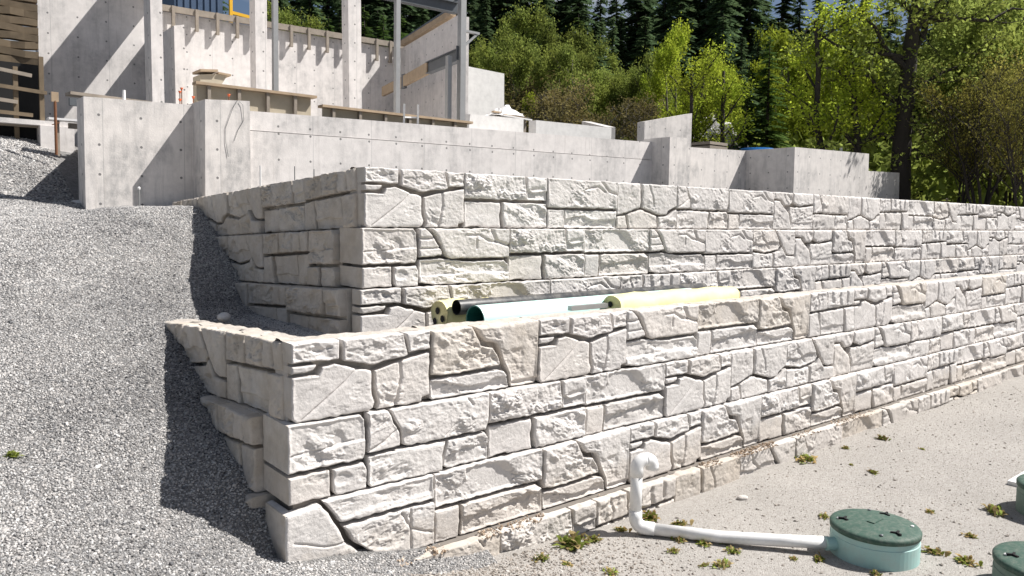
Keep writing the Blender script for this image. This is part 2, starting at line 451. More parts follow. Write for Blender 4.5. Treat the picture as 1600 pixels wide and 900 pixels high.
# ------------------------------------------------------------------ cast stone blocks
W, H, SB = 1.229, 0.61, 0.044
PAT = {
'A': [('a1',[(0,.61),(.385,.61),(.387,.444),(.203,.449),(0,.448)]),('a1b',[(0,.438),(.203,.438),(.199,.411),(.172,.385),(.1,.372),(0,.368)]),('a2',[(.403,.61),(.966,.61),(.985,.506),(1.004,.417),(.686,.372),(.412,.429)]),('a3',[(.978,.61),(1.229,.61),(1.229,.454),(1.016,.435),(1.0,.51)]),('a4',[(0,.351),(.215,.346),(.243,.41),(.346,.424),(.553,.363),(.672,.331),(.678,.131),(.698,.074),(.683,.02),(.639,0),(.03,0),(0,.03)]),('a5',[(.695,.328),(.913,.378),(1.229,.432),(1.229,.058),(1.156,.04),(1.152,0),(.718,0),(.730,.062),(.695,.192)])],
'B': [('b1',[(0,.61),(.427,.61),(.481,.524),(.536,.429),(.667,.399),(.747,.29),(.754,.225),(.206,.200),(0,.222)]),('b2',[(.455,.61),(1.229,.61),(1.229,.06),(1.2,0),(.905,0),(.868,.135),(.792,.268),(.722,.424),(.59,.45),(.513,.517)]),('b3',[(0,.190),(.749,.190),(.817,.167),(.865,.089),(.890,0),(.03,0),(0,.03)])],
'C': [('c1',[(0,.61),(.075,.61),(.169,.54),(.293,.36),(.287,.312),(0,.296)]),('c2',[(.135,.61),(1.229,.61),(1.229,.274),(.399,.274),(.34,.303),(.245,.467)]),('c3',[(0,.280),(.288,.288),(.627,.250),(1.157,.255),(1.229,.2),(1.229,0),(.191,0),(0,.03)])],
'D': [('d1',[(0,.61),(1.229,.61),(1.229,.306),(0,.306)]),('d2',[(0,.288),(.262,.286),(.268,.142),(.257,0),(0,0)]),('d3',[(.285,.284),(1.139,.286),(1.229,.232),(1.229,0),(.276,0),(.284,.14)])],
'G': [('g1',[(0,.61),(.881,.61),(.905,.447),(.900,.325),(0,.322)]),('g1b',[(.898,.61),(1.229,.61),(1.229,.321),(.915,.325)]),('g2',[(0,.300),(.514,.295),(.524,.197),(.505,.149),(.530,0),(.239,0),(.205,.02),(0,0)]),('g3',[(.542,.300),(1.229,.300),(1.229,0),(.557,0),(.54,.1)])],
'F': [('f2',[(0,.61),(.184,.61),(.238,.499),(.293,.41),(.300,.292),(0,.280)]),('f3',[(.208,.61),(1.229,.61),(1.229,.402),(1.187,.275),(.418,.272),(.325,.292),(.300,.433),(.245,.516)]),('f6',[(0,.264),(.337,.268),(.754,.257),(.722,.133),(.723,0),(.03,0),(0,.03)]),('f7',[(.777,.258),(1.184,.262),(1.229,.207),(1.229,0),(.780,0),(.739,.03),(.738,.113)])],
'K': [('f1',[(0,.61),(.56,.61),(.600,.56),(.605,.281),(.58,.238),(0,.235)]),('f4',[(0,.215),(.290,.218),(.300,0),(0,0)]),('f5',[(.312,.215),(.58,.220),(.614,.16),(.614,0),(.34,0),(.315,.03)])],
'M': [('m1',[(0,.56),(.19,.59),(.262,.51),(.408,.233),(.60,.063),(.55,0),(0,0)]),('m2',[(.205,.61),(1.229,.61),(1.229,.395),(.977,.400),(.375,.400),(.345,.413),(.278,.506)]),('m3',[(.366,.380),(.977,.380),(1.229,.373),(1.229,0),(.700,0),(.620,.099),(.466,.219)])],
'H': [('h1',[(0,.61),(.447,.61),(.470,.363),(.460,.277),(.194,.206),(0,.176)]),('h2',[(.475,.61),(1.229,.61),(1.229,.309),(1.039,.241),(1.012,.190),(.864,.188),(.584,.258),(.488,.288)]),('h3',[(0,.160),(.176,.180),(.226,0),(0,0)]),('h4',[(.194,.192),(.470,.260),(.800,.178),(.810,0),(.246,0)]),('h5',[(.829,.170),(1.03,.185),(1.229,.280),(1.229,0),(.828,0)])],
'J': [('j1',[(0,.61),(.618,.61),(.809,.348),(.746,.278),(.377,.240),(0,.290)]),('j2',[(.643,.61),(1.229,.61),(1.229,.191),(1.093,.180),(.98,.213),(.828,.365)]),('j0',[(0,.262),(.377,.218),(.560,.232),(.572,0),(0,0)]),('j3',[(.590,.238),(.765,.264),(.825,.330),(.963,.187),(1.229,.165),(1.229,0),(.593,0)])],
'P': [('p1',[(0,.61),(.575,.61),(.575,.447),(.494,.389),(.336,.385),(.235,.471),(0,.491)]),('p2',[(.595,.61),(1.229,.61),(1.229,.425),(.785,.385),(.597,.445)]),('p3',[(0,.470),(.189,.465),(.320,.358),(.455,.282),(.530,.077),(.520,0),(0,0)]),('p4',[(.484,.297),(.52,.375),(.785,.365),(1.229,.407),(1.229,0),(.546,0),(.560,.1)])],
'E': [('e1',[(0,.61),(.442,.61),(.456,.360),(0,.345)]),('e2',[(.462,.61),(1.229,.61),(1.229,.378),(.475,.364)]),('e3',[(0,.325),(.242,.335),(.308,0),(0,0)]),('e4',[(.263,.338),(.917,.350),(.963,0),(.330,0)]),('e5',[(.940,.346),(1.229,.358),(1.229,0),(.985,0)])],
'I': [('i1',[(0,.61),(1.229,.61),(1.229,.252),(0,.250)]),('i2',[(0,.232),(.276,.234),(.283,0),(0,0)]),('i3',[(.295,.234),(1.229,.232),(1.229,0),(.301,0)])],
}
# surface features: grooves (polyline, half width, depth); steps (polyline, rise on its left side, ramp); pits (centre, radius, depth)
GRV = {'a4':[([(.545,.364),(.436,.271),(.078,.016)],.010,.016)], 'a5':[([(.931,.378),(.941,.24),(.888,.0)],.012,.022)],
 'c2':[([(.63,.534),(.796,.533),(.918,.471),(1.041,.451)],.014,.025),([(.965,.60),(1.04,.462),(1.238,.409)],.016,.03),([(.747,.515),(.753,.391)],.012,.02)],
 'c1':[([(0,.50),(.163,.499)],.013,.03),([(0,.39),(.26,.40)],.009,.02)], 'f2':[([(.26,.434),(.15,.359),(0,.30)],.012,.018)],
 'm1':[([(-.02,.337),(.245,.242),(.40,.241)],.007,.014)], 'i1':[([(.641,.489),(.869,.53),(.989,.469)],.014,.025),([(.927,.60),(1.072,.472),(1.229,.444)],.014,.028)],
 'f1':[([(-.02,.372),(.244,.38),(.389,.406),(.5,.41)],.007,.016)], 'h2':[([(.62,.6),(.70,.45),(.74,.30)],.012,.02)], 'e1':[([(.2,.6),(.25,.45),(.22,.36)],.012,.02)],
 'e2':[([(.62,.6),(.62,.45)],.02,.03),([(.82,.55),(.83,.40)],.025,.035),([(1.03,.6),(1.03,.42)],.02,.03)], 'j1':[([(.2,.6),(.3,.45),(.5,.3)],.014,.022)], 'm3':[([(.9,.36),(1.0,.2),(1.2,.12)],.010,.018),([(.99,.37),(.99,.02)],.010,.02)],
 'f3':[([(.75,.30),(.86,.40)],.008,.012),([(.98,.60),(1.04,.53)],.010,.02)], 'g1b':[([(1.0,.45),(1.15,.47)],.03,.02)]}
STP = {'b3':([(.03,.165),(.279,.108),(.446,.078),(.618,.082),(.706,.115),(.90,.105)],.032,.006), 'b2':([(.80,.056),(1.25,.066)],.030,.006),
 'c3':([(1.25,.112),(.649,.120),(.15,.101)],.030,.010), 'd1':([(1.08,.29),(.878,.456),(.66,.63)],-.045,.05), 'd3':([(.27,.180),(.482,.158),(.657,.176),(.90,.20)],.032,.006),
 'f1':([(.60,.40),(.42,.395),(.23,.37),(.228,.22)],.022,.010), 'j1':([(.05,.40),(.3,.36),(.5,.42),(.75,.40)],.028,.006), 'p4':([(.5,.12),(.8,.10),(1.2,.13)],.022,.008),
 'e4':([(.3,.10),(.6,.13),(.95,.11)],.018,.008), 'i3':([(.3,.12),(.6,.16),(.8,.10),(1.2,.13)],.028,.006), 'g1b':([(.9,.47),(1.0,.42),(1.23,.44)],.03,.006), 'h5':([(.82,.08),(1.0,.11),(1.23,.08)],.02,.01),
 'f7':([(.72,.10),(.95,.17),(1.23,.14)],.02,.012), 'm2':([(.3,.43),(.7,.47),(1.23,.46)],-.015,.02)}
PIT = {'d3':[((1.03,.195),.075,.05)], 'f5':[((.40,.12),.09,.018)], 'f1':[((.37,.43),.06,.02)], 'a2':[((.62,.46),.04,.012)], 'a1':[((.20,.54),.05,.022),((.30,.55),.03,.018)]}
ROUGH = {'g1':1.7,'d1':1.35,'b1':1.1,'g2':.25,'a4':.35,'b2':.6,'d2':.45,'e4':.5,'p3':.6,'h4':.6,'m1':.55,'m2':.6,'f4':.45,'c2':.9,'i2':.5,'e3':.4}
CORNER = {'a1':.13,'a1b':.13,'a4':.13,'f1':.44,'f4':.44,'m1':.34}

def seg_dist(px, py, pts, closed):
    n = len(pts); best = np.full(px.shape, 1e9); qx = np.zeros_like(px); qy = np.zeros_like(py); sg = np.zeros_like(px)
    for i in range(n if closed else n - 1):
        ax, ay = pts[i]; bx, by = pts[(i + 1) % n]; dx, dy = bx - ax, by - ay
        t = np.clip(((px - ax) * dx + (py - ay) * dy) / max(dx*dx + dy*dy, 1e-9), 0, 1)
        cx, cy = ax + t * dx, ay + t * dy; d = np.hypot(px - cx, py - cy); m = d < best
        best = np.where(m, d, best); qx = np.where(m, cx, qx); qy = np.where(m, cy, qy)
        sg = np.where(m, np.sign(dx * (py - ay) - dy * (px - ax)), sg)
    return best, qx, qy, sg
def inside(px, py, pts):
    c = np.zeros(px.shape, bool); n = len(pts); j = n - 1
    for i in range(n):
        xi, yi = pts[i]; xj, yj = pts[j]
        if yi != yj:
            c ^= ((yi > py) != (yj > py)) & (px < (xj - xi) * (py - yi) / (yj - yi) + xi)
        j = i
    return c
_smc = {}
def stone_mesh(name, poly, s, corner=0.0, ext=0.0):
    key = (name, s, corner > 0, round(ext, 3))
    if key in _smc: return _smc[key]
    seed = sum(ord(ch) * (i * 7 + 3) for i, ch in enumerate(name)) % 97
    rr = np.random.default_rng(seed)
    pts0 = [(-ext - .006 if (corner and u < .004) else u, v) for u, v in poly]
    # natural edges: subdivide and shake
    pts = []
    n = len(pts0)
    for i in range(n):
        a = np.array(pts0[i]); b = np.array(pts0[(i + 1) % n]); ln = np.hypot(*(b - a)); k = max(1, int(ln / .045))
        nv = np.array([-(b - a)[1], (b - a)[0]]) / max(ln, 1e-6)
        for j in range(k):
            q = a + (b - a) * j / k
            am = 0.0035 if 0 < j else 0.002
            if corner and q[0] < -ext + .01: am = 0.0015
            pts.append(tuple(q + nv * rr.normal(0, am)))
    gap = 0.0065
    us = [q[0] for q in pts]; vs = [q[1] for q in pts]
    xs = np.arange(min(us) - s, max(us) + 2 * s, s); ys = np.arange(min(vs) - s, max(vs) + 2 * s, s)
    X, Y = np.meshgrid(xs, ys)
    d, qx, qy, _ = seg_dist(X, Y, pts, True)
    ins = inside(X, Y, pts); sd_ = np.where(ins, d, -d) - gap
    near = np.abs(sd_) < .55 * s
    nx_ = np.where(ins, X - qx, qx - X); ny_ = np.where(ins, Y - qy, qy - Y); ln = np.hypot(nx_, ny_) + 1e-9
    X = np.where(near, qx + nx_ / ln * gap, X); Y = np.where(near, qy + ny_ / ln * gap, Y)
    D = np.where(near, 0, sd_); keep = D >= 0
    P = {'g2': .035, 'd2': .045, 'a4': .058, 'a2': .066, 'b1': .066, 'b2': .052, 'd1': .052, 'c2': .06, 'h1': .045, 'g1': .055}.get(name, .045 + .018 * rr.random())
    R = ROUGH.get(name, .75 + .35 * rr.random())
    rb = .013 + .016 * fbm(X * 9, Y * 9, seed, 2) * 2
    e = np.clip(D / np.maximum(rb, .008), 0, 1)
    h = P - .015 * (1 - np.sqrt(1 - (1 - e) ** 2))
    uc, vc = np.mean(us), np.mean(vs)
    ed = sstep(0, .035, D)
    tl = rr.normal(0, .018, 2)
    big = fbm(X * 3.2, Y * 5.5, seed, 3)
    rot = rr.uniform(-.5, .5); Xr = X * math.cos(rot) + Y * math.sin(rot); Yr = Y * math.cos(rot) - X * math.sin(rot)
    tt = fbm(Xr * 4.2, Yr * 10, seed + 5, 4, .55) * 7.5
    fr = tt - np.floor(tt); terr = np.floor(tt) + sstep(.74, .93, fr)
    msk = sstep(-.06, .10, fbm(X * 4, Y * 5, seed + 9, 2))
    fine = fbm(X * 26, Y * 34, seed + 2, 3, .6)
    ridg = np.abs(fbm(Xr * 11, Yr * 20, seed + 8, 3)) 
    rel = .024 * R * big + (.0100 * terr + .028 * (.12 - ridg)) * R * msk + .012 * R * fine
    h = h + (rel + tl[0] * (X - uc) + tl[1] * (Y - vc)) * (.25 + .75 * ed)
    for ln_, wd, dp in GRV.get(name, []):
        g, *_ = seg_dist(X + .012 * fbm(X * 14, Y * 14, 3, 2), Y + .012 * fbm(X * 14, Y * 14, 4, 2), ln_, False); h = h - dp * np.exp(-(g / wd) ** 2)
    if name in STP:
        ln_, hh, rm = STP[name]
        wx = .022 * fbm(X * 9, Y * 9, seed + 21, 3); g, _, _, sg = seg_dist(X, Y + wx, ln_, False)
        h = h - abs(hh) * sstep(-rm, rm, -g * sg * np.sign(hh)) * (.4 + .6 * ed)
    for (cu, cv), r_, dp in PIT.get(name, []):
        q = np.hypot((X - cu), (Y - cv) * 1.5) + .03 * fbm(X * 16, Y * 16, seed + 30, 2); h = h - dp * (1 - sstep(r_ * .5, r_, q))
    h = np.maximum(h, .006)
    if corner: h = np.where(X < .02 - ext, np.clip(h, P - .02, P + .01), h)
    idx = -np.ones(X.shape, int); idx[keep] = np.arange(keep.sum())
    V = np.c_[X[keep], -h[keep], Y[keep]]
    a, b, c, dd = idx[:-1, :-1], idx[:-1, 1:], idx[1:, 1:], idx[1:, :-1]
    full = (a >= 0) & (b >= 0) & (c >= 0) & (dd >= 0)
    F = np.stack([a[full], b[full], c[full], dd[full]], 1).tolist()
    for q in ((a, b, c), (a, b, dd), (b, c, dd), (a, c, dd)):
        oth = {0: dd, 1: c, 2: a, 3: b}[[(a, b, c), (a, b, dd), (b, c, dd), (a, c, dd)].index(q) if False else 0]
    t3 = []
    for q, o_ in (((a, b, c), dd), ((a, b, dd), c), ((b, c, dd), a), ((a, c, dd), b)):
        m = (q[0] >= 0) & (q[1] >= 0) & (q[2] >= 0) & (o_ < 0)
        t3 += np.stack([q[0][m], q[1][m], q[2][m]], 1).tolist()
    F += t3
    # skirt
    ec = {}
    for fc in F:
        k = len(fc)
        for i in range(k): ec[(fc[i], fc[(i + 1) % k])] = 1
    bd = [(i, j) for (i, j) in ec if (j, i) not in ec]
    ring = sorted({i for q in bd for i in q}); mp_ = {}
    base = len(V); ex = []
    for i in ring:
        mp_[i] = base + len(ex); yb = .055
        if corner: yb = .055 if V[i][0] > .06 - ext else corner
        ex.append((V[i][0], yb, V[i][2]))
    V = np.vstack([V, np.array(ex)])
    nt_ = len(F)
    for i, j in bd: F.append((j, i, mp_[i], mp_[j]))
    me = mesh(name, V, F)
    sm = [True] * nt_ + [False] * (len(F) - nt_)
    me.polygons.foreach_set('use_smooth', sm)
    me.materials.append(M_stone)
    if corner:
        me.materials.append(M_stone_wing)  # corner side faces darkened as painted shade, with the wings' dusty stone
        for kf in range(nt_, len(F)):
            if all(V[q_][0] < .012 - ext for q_ in F[kf]): me.polygons[kf].material_index = 1
    _smc[key] = me
    return me

def body_mesh(wd):
    return MB().box(.003, wd - .003, .038, .27, .003, H - .003)
def body_top_mesh(wd, seed):
    b_ = MB(); nx, ny = 30, 9; v = []; f = []
    for j in range(ny):
        for i in range(nx):
            x = .002 + (wd - .004) * i / (nx - 1); y = .039 + .23 * j / (ny - 1)
            e_ = .025 * float(fbm(np.array(x * 7.0), np.array(seed * 3.1), seed, 3)) if j == ny - 1 else 0
            v.append((x, y + e_, H - .008 + .030 * float(fbm(np.array(x * 9.0), np.array(y * 16.0), seed, 3)) - (.02 if j == ny - 1 else 0)))
    for j in range(ny - 1):
        for i in range(nx - 1): f.append((j*nx+i, j*nx+i+1, (j+1)*nx+i+1, (j+1)*nx+i))
    b_.add(v, f)
    n0 = len(b_.v)
    lo = [(.003, .0, .003), (wd-.003, .0, .003), (wd-.003, .26, .003), (.003, .26, .003)]
    b_.box(.003, wd - .003, .038, .26, .003, H - .022)
    # close the sides between box and rough top
    fr_ = [i for i in range(nx)]; bk = [(ny-1)*nx + i for i in range(nx)]
    for ed_ in (fr_, bk):
        base_ = len(b_.v); b_.v += [(b_.v[i][0], b_.v[i][1], H - .05) for i in ed_]
        b_.f += [(ed_[i], ed_[i+1], base_+i+1, base_+i) for i in range(nx - 1)]
    return b_
_bm = {}
def add_block(wall, pat, x, y, z, rz, mat=None, corner=False, ext=0, smat=None, tilt=0, top=False):
    wd = W / 2 if pat == 'K' else W
    bk_ = (wd, int(abs(x * 7 + y * 3)) % 4 if top else -1)
    if bk_ not in _bm:
        b_ = body_top_mesh(wd, bk_[1] + 3) if top else body_mesh(wd); _bm[bk_] = mesh('block', b_.v, b_.f); _bm[bk_].materials.append(M_top if top else M_core)
    o = link('block', _bm[bk_], wall); o.location = (x, y, z); o.rotation_euler = (0, -tilt, rz)
    c_ = Vector((x, y, z)) + Vector((math.cos(rz), math.sin(rz), 0)) * wd / 2
    dist = (c_ - CAM).length
    s = .006 if dist < 8.3 else (.010 if dist < 12 else .018)
    for nm, poly in PAT[pat]:
        cr = CORNER.get(nm, 0) if corner and poly[0][0] < .01 else 0
        st = link('stone', stone_mesh(nm, poly, s, cr, ext if cr else 0), o)
        m_ = smat(nm, pat) if smat else mat
        if m_ is M_stone_wing: st.scale.y = random.uniform(1.0, 1.45)
        if not cr: st.location.y = random.uniform(-.02, .012) if m_ is M_stone_wing else random.uniform(-.007, .007)
        if m_ and m_ != M_stone:
            st.material_slots[0].link = 'OBJECT'; st.material_slots[0].material = m_
    return o

LOW = empty('retaining_wall', (0, 0, 0), 'lower tier of pale cast stone blocks, nearest the camera, with white pipe in front', 'wall')
UPP = empty('retaining_wall', (1.424, 1.483, 0), 'upper tier of pale cast stone blocks set back behind the lower stone wall', 'wall')
LOWROWS = ['ABACDBEACHPIEGBD', 'KFGDAHJPCFGDCEBGD', 'MDBABGBGIEDCGADB', 'KFGEHJFDCEAFDJGCB']
UPROWS = ['AGIHFIPFHEDJEGACBD', 'KCGDCIJPBDFEGHAFDCB', 'ADIEGDBEPCHDGBFADC']
def rows(wall, seqs, ztop, off):
    for r, seq in enumerate(seqs):
        u = 0.0
        for k, p_ in enumerate(seq):
            extra = .09 if (wall is LOW and r == 3) else 0
            yy = -SB * r + .05 - extra
            def sm(nm, pt, r=r, k=k):
                if r == 0 and (nm in ('b1', 'b2') or (wall is LOW and nm in ('d1', 'c2', 'i1') and k > 3)): return M_stone_tan
                if wall is LOW and r == 3: return M_stone_tan if (k * 7 + len(nm)) % 3 == 0 else M_stone
                return M_stone
            if k == 0:
                # the corner block is a touch wider where the courses step out
                add_block(wall, p_, u, yy, ztop - H * (r + 1), 0, None, True, SB * r + extra, sm, 0, r == 0)
            else:
                add_block(wall, p_, u, yy, ztop - H * (r + 1), 0, None, False, 0, sm, 0, r == 0)
            u += W / 2 if p_ == 'K' else W
rows(LOW, LOWROWS, 1.90, 0)
rows(UPP, UPROWS, 3.343, 0)
def wing(wall, seqs, ztop, starts, bend, slope):
    for r, seq in enumerate(seqs):
        x = .05 - SB * r - .055 * (min(r, 1) if wall is LOW else r); y = starts[r]; ang = 0.0
        for k, p_ in enumerate(seq):
            wd = W / 2 if p_ == 'K' else W
            ang = bend[min(k, len(bend) - 1)]
            dx, dy = -math.sin(ang), math.cos(ang)
            fx, fy = x + dx * wd, y + dy * wd
            # block origin at its far end, its u axis running back to the corner
            o = add_block(wall, p_, fx, fy, ztop - H * (r + 1) - slope * (y + wd), -math.pi / 2 + ang, None, False, 0,
                          lambda nm, pt: M_stone_wing, slope, r == 0)
            if k == 0 and r > 0:
                o.material_slots[0].link = 'OBJECT'; o.material_slots[0].material = M_stone_wing
            x, y = fx, fy
wing(LOW, ['EJG', 'EG', 'J'], 1.90, [.13, .44, .34], [.0, .03, .06], .055)
wing(UPP, ['EGJHE', 'KEJGE', 'GEJF'], 3.343, [.13, .44, .13], [0, 0, 0, 0, 0], .05)

# ------------------------------------------------------------------ pebbles (instanced by geometry nodes)
def pebble_mat(name, stops, hue_a, hue_b):
    m, t, b = nmat(name)
    a = t.nodes.new('ShaderNodeAttribute'); a.attribute_type = 'INSTANCER'; a.attribute_name = 'shade'
    h_ = t.nodes.new('ShaderNodeAttribute'); h_.attribute_type = 'INSTANCER'; h_.attribute_name = 'tone'
    c = ramp(t, a.outputs['Fac'], stops)
    c = mixc(t, 1.0, c, mixc(t, h_.outputs['Fac'], hue_a, hue_b), 'MULTIPLY')
    t.links.new(c, b.inputs['Base Color']); b.inputs['Roughness'].default_value = .85; b.inputs['Specular IOR Level'].default_value = .25
    return m
def scatter(name, pts, scl, shade, tone, mat, label, flatz=.7):
    n = len(pts)
    me = bpy.data.meshes.new(name); me.vertices.add(n); me.vertices.foreach_set('co', np.asarray(pts, np.float32).ravel())
    for nm, ar in (('scl', scl), ('shade', shade), ('tone', tone)):
        at_ = me.attributes.new(nm, 'FLOAT', 'POINT'); at_.data.foreach_set('value', np.asarray(ar, np.float32))
    me.materials.append(mat)
    o = bpy.data.objects.new(name, me); COL.objects.link(o)
    g = bpy.data.node_groups.new(name + '_nodes', 'GeometryNodeTree')
    g.interface.new_socket('Geometry', in_out='INPUT', socket_type='NodeSocketGeometry')
    g.interface.new_socket('Geometry', in_out='OUTPUT', socket_type='NodeSocketGeometry')
    N = g.nodes.new; gi = N('NodeGroupInput'); go = N('NodeGroupOutput')
    ico = N('GeometryNodeMeshIcoSphere'); ico.inputs['Subdivisions'].default_value = 2; ico.inputs['Radius'].default_value = 1
    sp = N('GeometryNodeSetPosition'); nt_ = N('ShaderNodeTexNoise'); nt_.inputs['Scale'].default_value = 1.1; nt_.inputs['Detail'].default_value = 1
    vs = N('ShaderNodeVectorMath'); vs.operation = 'SUBTRACT'; vs.inputs[1].default_value = (.5, .5, .5)
    vm = N('ShaderNodeVectorMath'); vm.operation = 'SCALE'; vm.inputs['Scale'].default_value = 1.5
    smt = N('GeometryNodeSetMaterial'); smt.inputs['Material'].default_value = mat
    ip = N('GeometryNodeInstanceOnPoints')
    na = N('GeometryNodeInputNamedAttribute'); na.data_type = 'FLOAT'; na.inputs['Name'].default_value = 'scl'
    rv = N('FunctionNodeRandomValue'); rv.data_type = 'FLOAT_VECTOR'; rv.inputs[0].default_value = (-.5, -.5, 0); rv.inputs[1].default_value = (.5, .5, 6.283)
    rs = N('FunctionNodeRandomValue'); rs.data_type = 'FLOAT_VECTOR'; rs.inputs[0].default_value = (.75, .6, flatz - .25); rs.inputs[1].default_value = (1.3, 1.0, flatz + .2); rs.inputs['Seed'].default_value = 5
    sm_ = N('ShaderNodeVectorMath'); sm_.operation = 'SCALE'
    K = g.links.new
    K(ico.outputs['Mesh'], sp.inputs['Geometry']); K(nt_.outputs['Color'], vs.inputs[0]); K(vs.outputs[0], vm.inputs[0]); K(vm.outputs[0], sp.inputs['Offset'])
    K(sp.outputs['Geometry'], smt.inputs['Geometry']); K(smt.outputs['Geometry'], ip.inputs['Instance']); K(gi.outputs[0], ip.inputs['Points'])
    K(rv.outputs[0], ip.inputs['Rotation']); K(rs.outputs[0], sm_.inputs[0]); K(na.outputs[0], sm_.inputs['Scale']); K(sm_.outputs[0], ip.inputs['Scale'])
    K(ip.outputs[0], go.inputs[0])
    md = o.modifiers.new('pebbles', 'NODES'); md.node_group = g
    return tag(o, label, 'gravel', kind='stuff')
M_peb = pebble_mat('crushed_gravel', [(0, (.05, .05, .055)), (.2, (.17, .17, .175)), (.5, (.42, .412, .405)), (.85, (.60, .588, .575)), (1, (.74, .73, .71))], (1.0, .965, .935), (.97, .98, .985))
M_peb2 = pebble_mat('sandy_grit', [(0, (.10, .09, .08)), (.3, (.22, .20, .18)), (.7, (.36, .33, .30)), (1, (.55, .52, .49))], (1.0, .95, .90), (1.0, 1.0, 1.0))
M_peb3 = pebble_mat('tan_soil_crumbs', [(0, (.18, .13, .09)), (.5, (.40, .31, .23)), (1, (.58, .50, .41))], (1.0, .95, .90), (1.0, 1.0, 1.0))
def jitter_pts(x0, x1, y0, y1, sp, zf, keep):
    xs = np.arange(x0, x1, sp); ys = np.arange(y0, y1, sp); X, Y = np.meshgrid(xs, ys); X = X.ravel(); Y = Y.ravel()
    X = X + rng.uniform(-.55, .55, len(X)) * sp; Y = Y + rng.uniform(-.55, .55, len(Y)) * sp
    k = keep(X, Y); X = X[k]; Y = Y[k]
    return np.c_[X, Y, zf(X, Y)]
def in_view(x, y, z):
    d = np.c_[x - CAM.x, y - CAM.y, z - CAM.z]; zc = d @ np.array(fw); xc = d @ np.array(r2) / zc; yc = d @ np.array(u2) / zc
    return (zc > .5) & (np.abs(xc) < .84) & (yc > -.50) & (yc < .5)
def kg(x, y):
    z = z_grav(x, y)
    return in_view(x, y, z) & (z > z_sand(x, y) - .01) & ~((x > .02) & (y > -.12) & (y < .30)) & ~((x > 1.45) & (y > 1.5))
p1 = jitter_pts(-8, 1.7, -3, 4.0, .0165, z_grav, kg)
p2 = jitter_pts(-9, 1.7, 4.0, 8.5, .022, z_grav, kg)
p3 = jitter_pts(-6, .4, 8.5, 14, .034, z_bank, lambda x, y: in_view(x, y, z_bank(x, y)))
pt = jitter_pts(1.6, 6, .3, 1.45, .035, lambda x, y: TERR + 0 * x, lambda x, y: x > 0)
pg = np.vstack([p1, p2, p3, pt]); n = len(pg)
sz = np.r_[rng.uniform(.0056, .0125, len(p1)) * np.where(rng.random(len(p1)) < .012, rng.uniform(1.4, 2.4, len(p1)), 1), rng.uniform(.008, .0155, len(p2)), rng.uniform(.012, .026, len(p3)), rng.uniform(.01, .02, len(pt))]
scatter('gravel', pg, sz, np.clip(rng.normal(.46, .17, n) + .5 * fbm(pg[:, 0] * .9, pg[:, 1] * .9, 61, 4), 0, 1), rng.random(n), M_peb, 'loose grey crushed gravel covering the slope on the left')
ks = lambda x, y: in_view(x, y, z_sand(x, y)) & (z_grav(x, y) < z_sand(x, y) + .02) & (y < -.2)
q1 = jitter_pts(-1, 14, -4, -.15, .052, z_sand, ks)
def kn(x, y): return ks(x, y) & (rng.random(len(x)) < np.clip(1.15 - .42 * np.hypot(x - .8, (y + .6) * 1.3), 0, 1))
q2 = jitter_pts(-1, 4.5, -3, -.15, .022, z_sand, kn)
qq = np.vstack([q1, q2]); n = len(qq)
szs = np.r_[rng.uniform(.002, .0075, len(q1)) * np.where(rng.random(len(q1)) < .07, rng.uniform(1.6, 3.2, len(q1)), 1), rng.uniform(.005, .015, len(q2))]
scatter('grit', qq, szs, np.clip(rng.normal(.55, .25, n), 0, 1), rng.random(n), M_peb2, 'fine pebbles and grit strewn over the sandy ground')
ls = []
for x0, x1, dens in ((.35, 1.7, 650), (1.7, 2.4, 120), (4.4, 6.3, 330), (2.6, 3.2, 80), (6.8, 9, 90)):
    k = int(dens * (x1 - x0)); xx = rng.uniform(x0, x1, k); yy = -SB * 3 + .05 - .05 - rng.random(k) ** 1.4 * .13
    ls.append(np.c_[xx, yy, np.full(k, .068) + rng.random(k) * .03 * (yy > -.22)])
ls = np.vstack(ls); ls = ls[fbm(ls[:, 0] * 2.3, ls[:, 0] * 0, 44, 3) + .22 * rng.random(len(ls)) > .06]; n = len(ls)
scatter('soil_crumbs', ls, rng.uniform(.004, .015, n), rng.random(n), rng.random(n), M_peb3, 'tan soil crumbs lying on the ledge of the footing course')

# ------------------------------------------------------------------ concrete structures
def prism_x(name, pts, y0, y1, mat, label=None, cat='wall', parent=None, group=None):
    """outline in X/Z swept from y0 to y1; origin at its lower left"""
    ox, oz = min(p_[0] for p_ in pts), min(p_[1] for p_ in pts); n = len(pts)
    v = [(x - ox, 0, z - oz) for x, z in pts] + [(x - ox, y1 - y0, z - oz) for x, z in pts]
    f = [tuple(range(n)), tuple(range(2 * n - 1, n - 1, -1))] + [((i + 1) % n, i, i + n, (i + 1) % n + n) for i in range(n)]
    o = link(name, mesh(name, v, f), parent, mat, (ox, y0, oz))
    if parent: o.location = Vector((ox, y0, oz)) - parent.location
    if label: tag(o, label, cat, group)
    return o
def seg_wall(name, a, b, th, z0, za, zb, mat, label=None, cat='wall', parent=None):
    a = Vector((*a, 0)); b = Vector((*b, 0)); d = (b - a).normalized(); nn = Vector((-d.y, d.x, 0)) * th
    o_ = Vector((a.x, a.y, z0))
    v = [Vector((*q.xy, z)) - o_ for q, z in ((a, z0), (b, z0), (b, zb), (a, za))]; v += [q + nn for q in v]
    f = [(0,1,2,3), (7,6,5,4), (1,0,4,5), (2,1,5,6), (3,2,6,7), (0,3,7,4)]
    o = link(name, mesh(name, v, f), parent, mat, o_)
    if parent: o.location = o_ - parent.location
    if label: tag(o, label, cat)
    return o
Yp = 7.457
prism_x('concrete_wall', [(.21,2.4),(1.98,2.4),(1.93,4.65),(.21,4.61)], Yp+.6, Yp+1.1, M_conc2, 'stained concrete wall at the top of the gravel slope, half in a diagonal shadow')
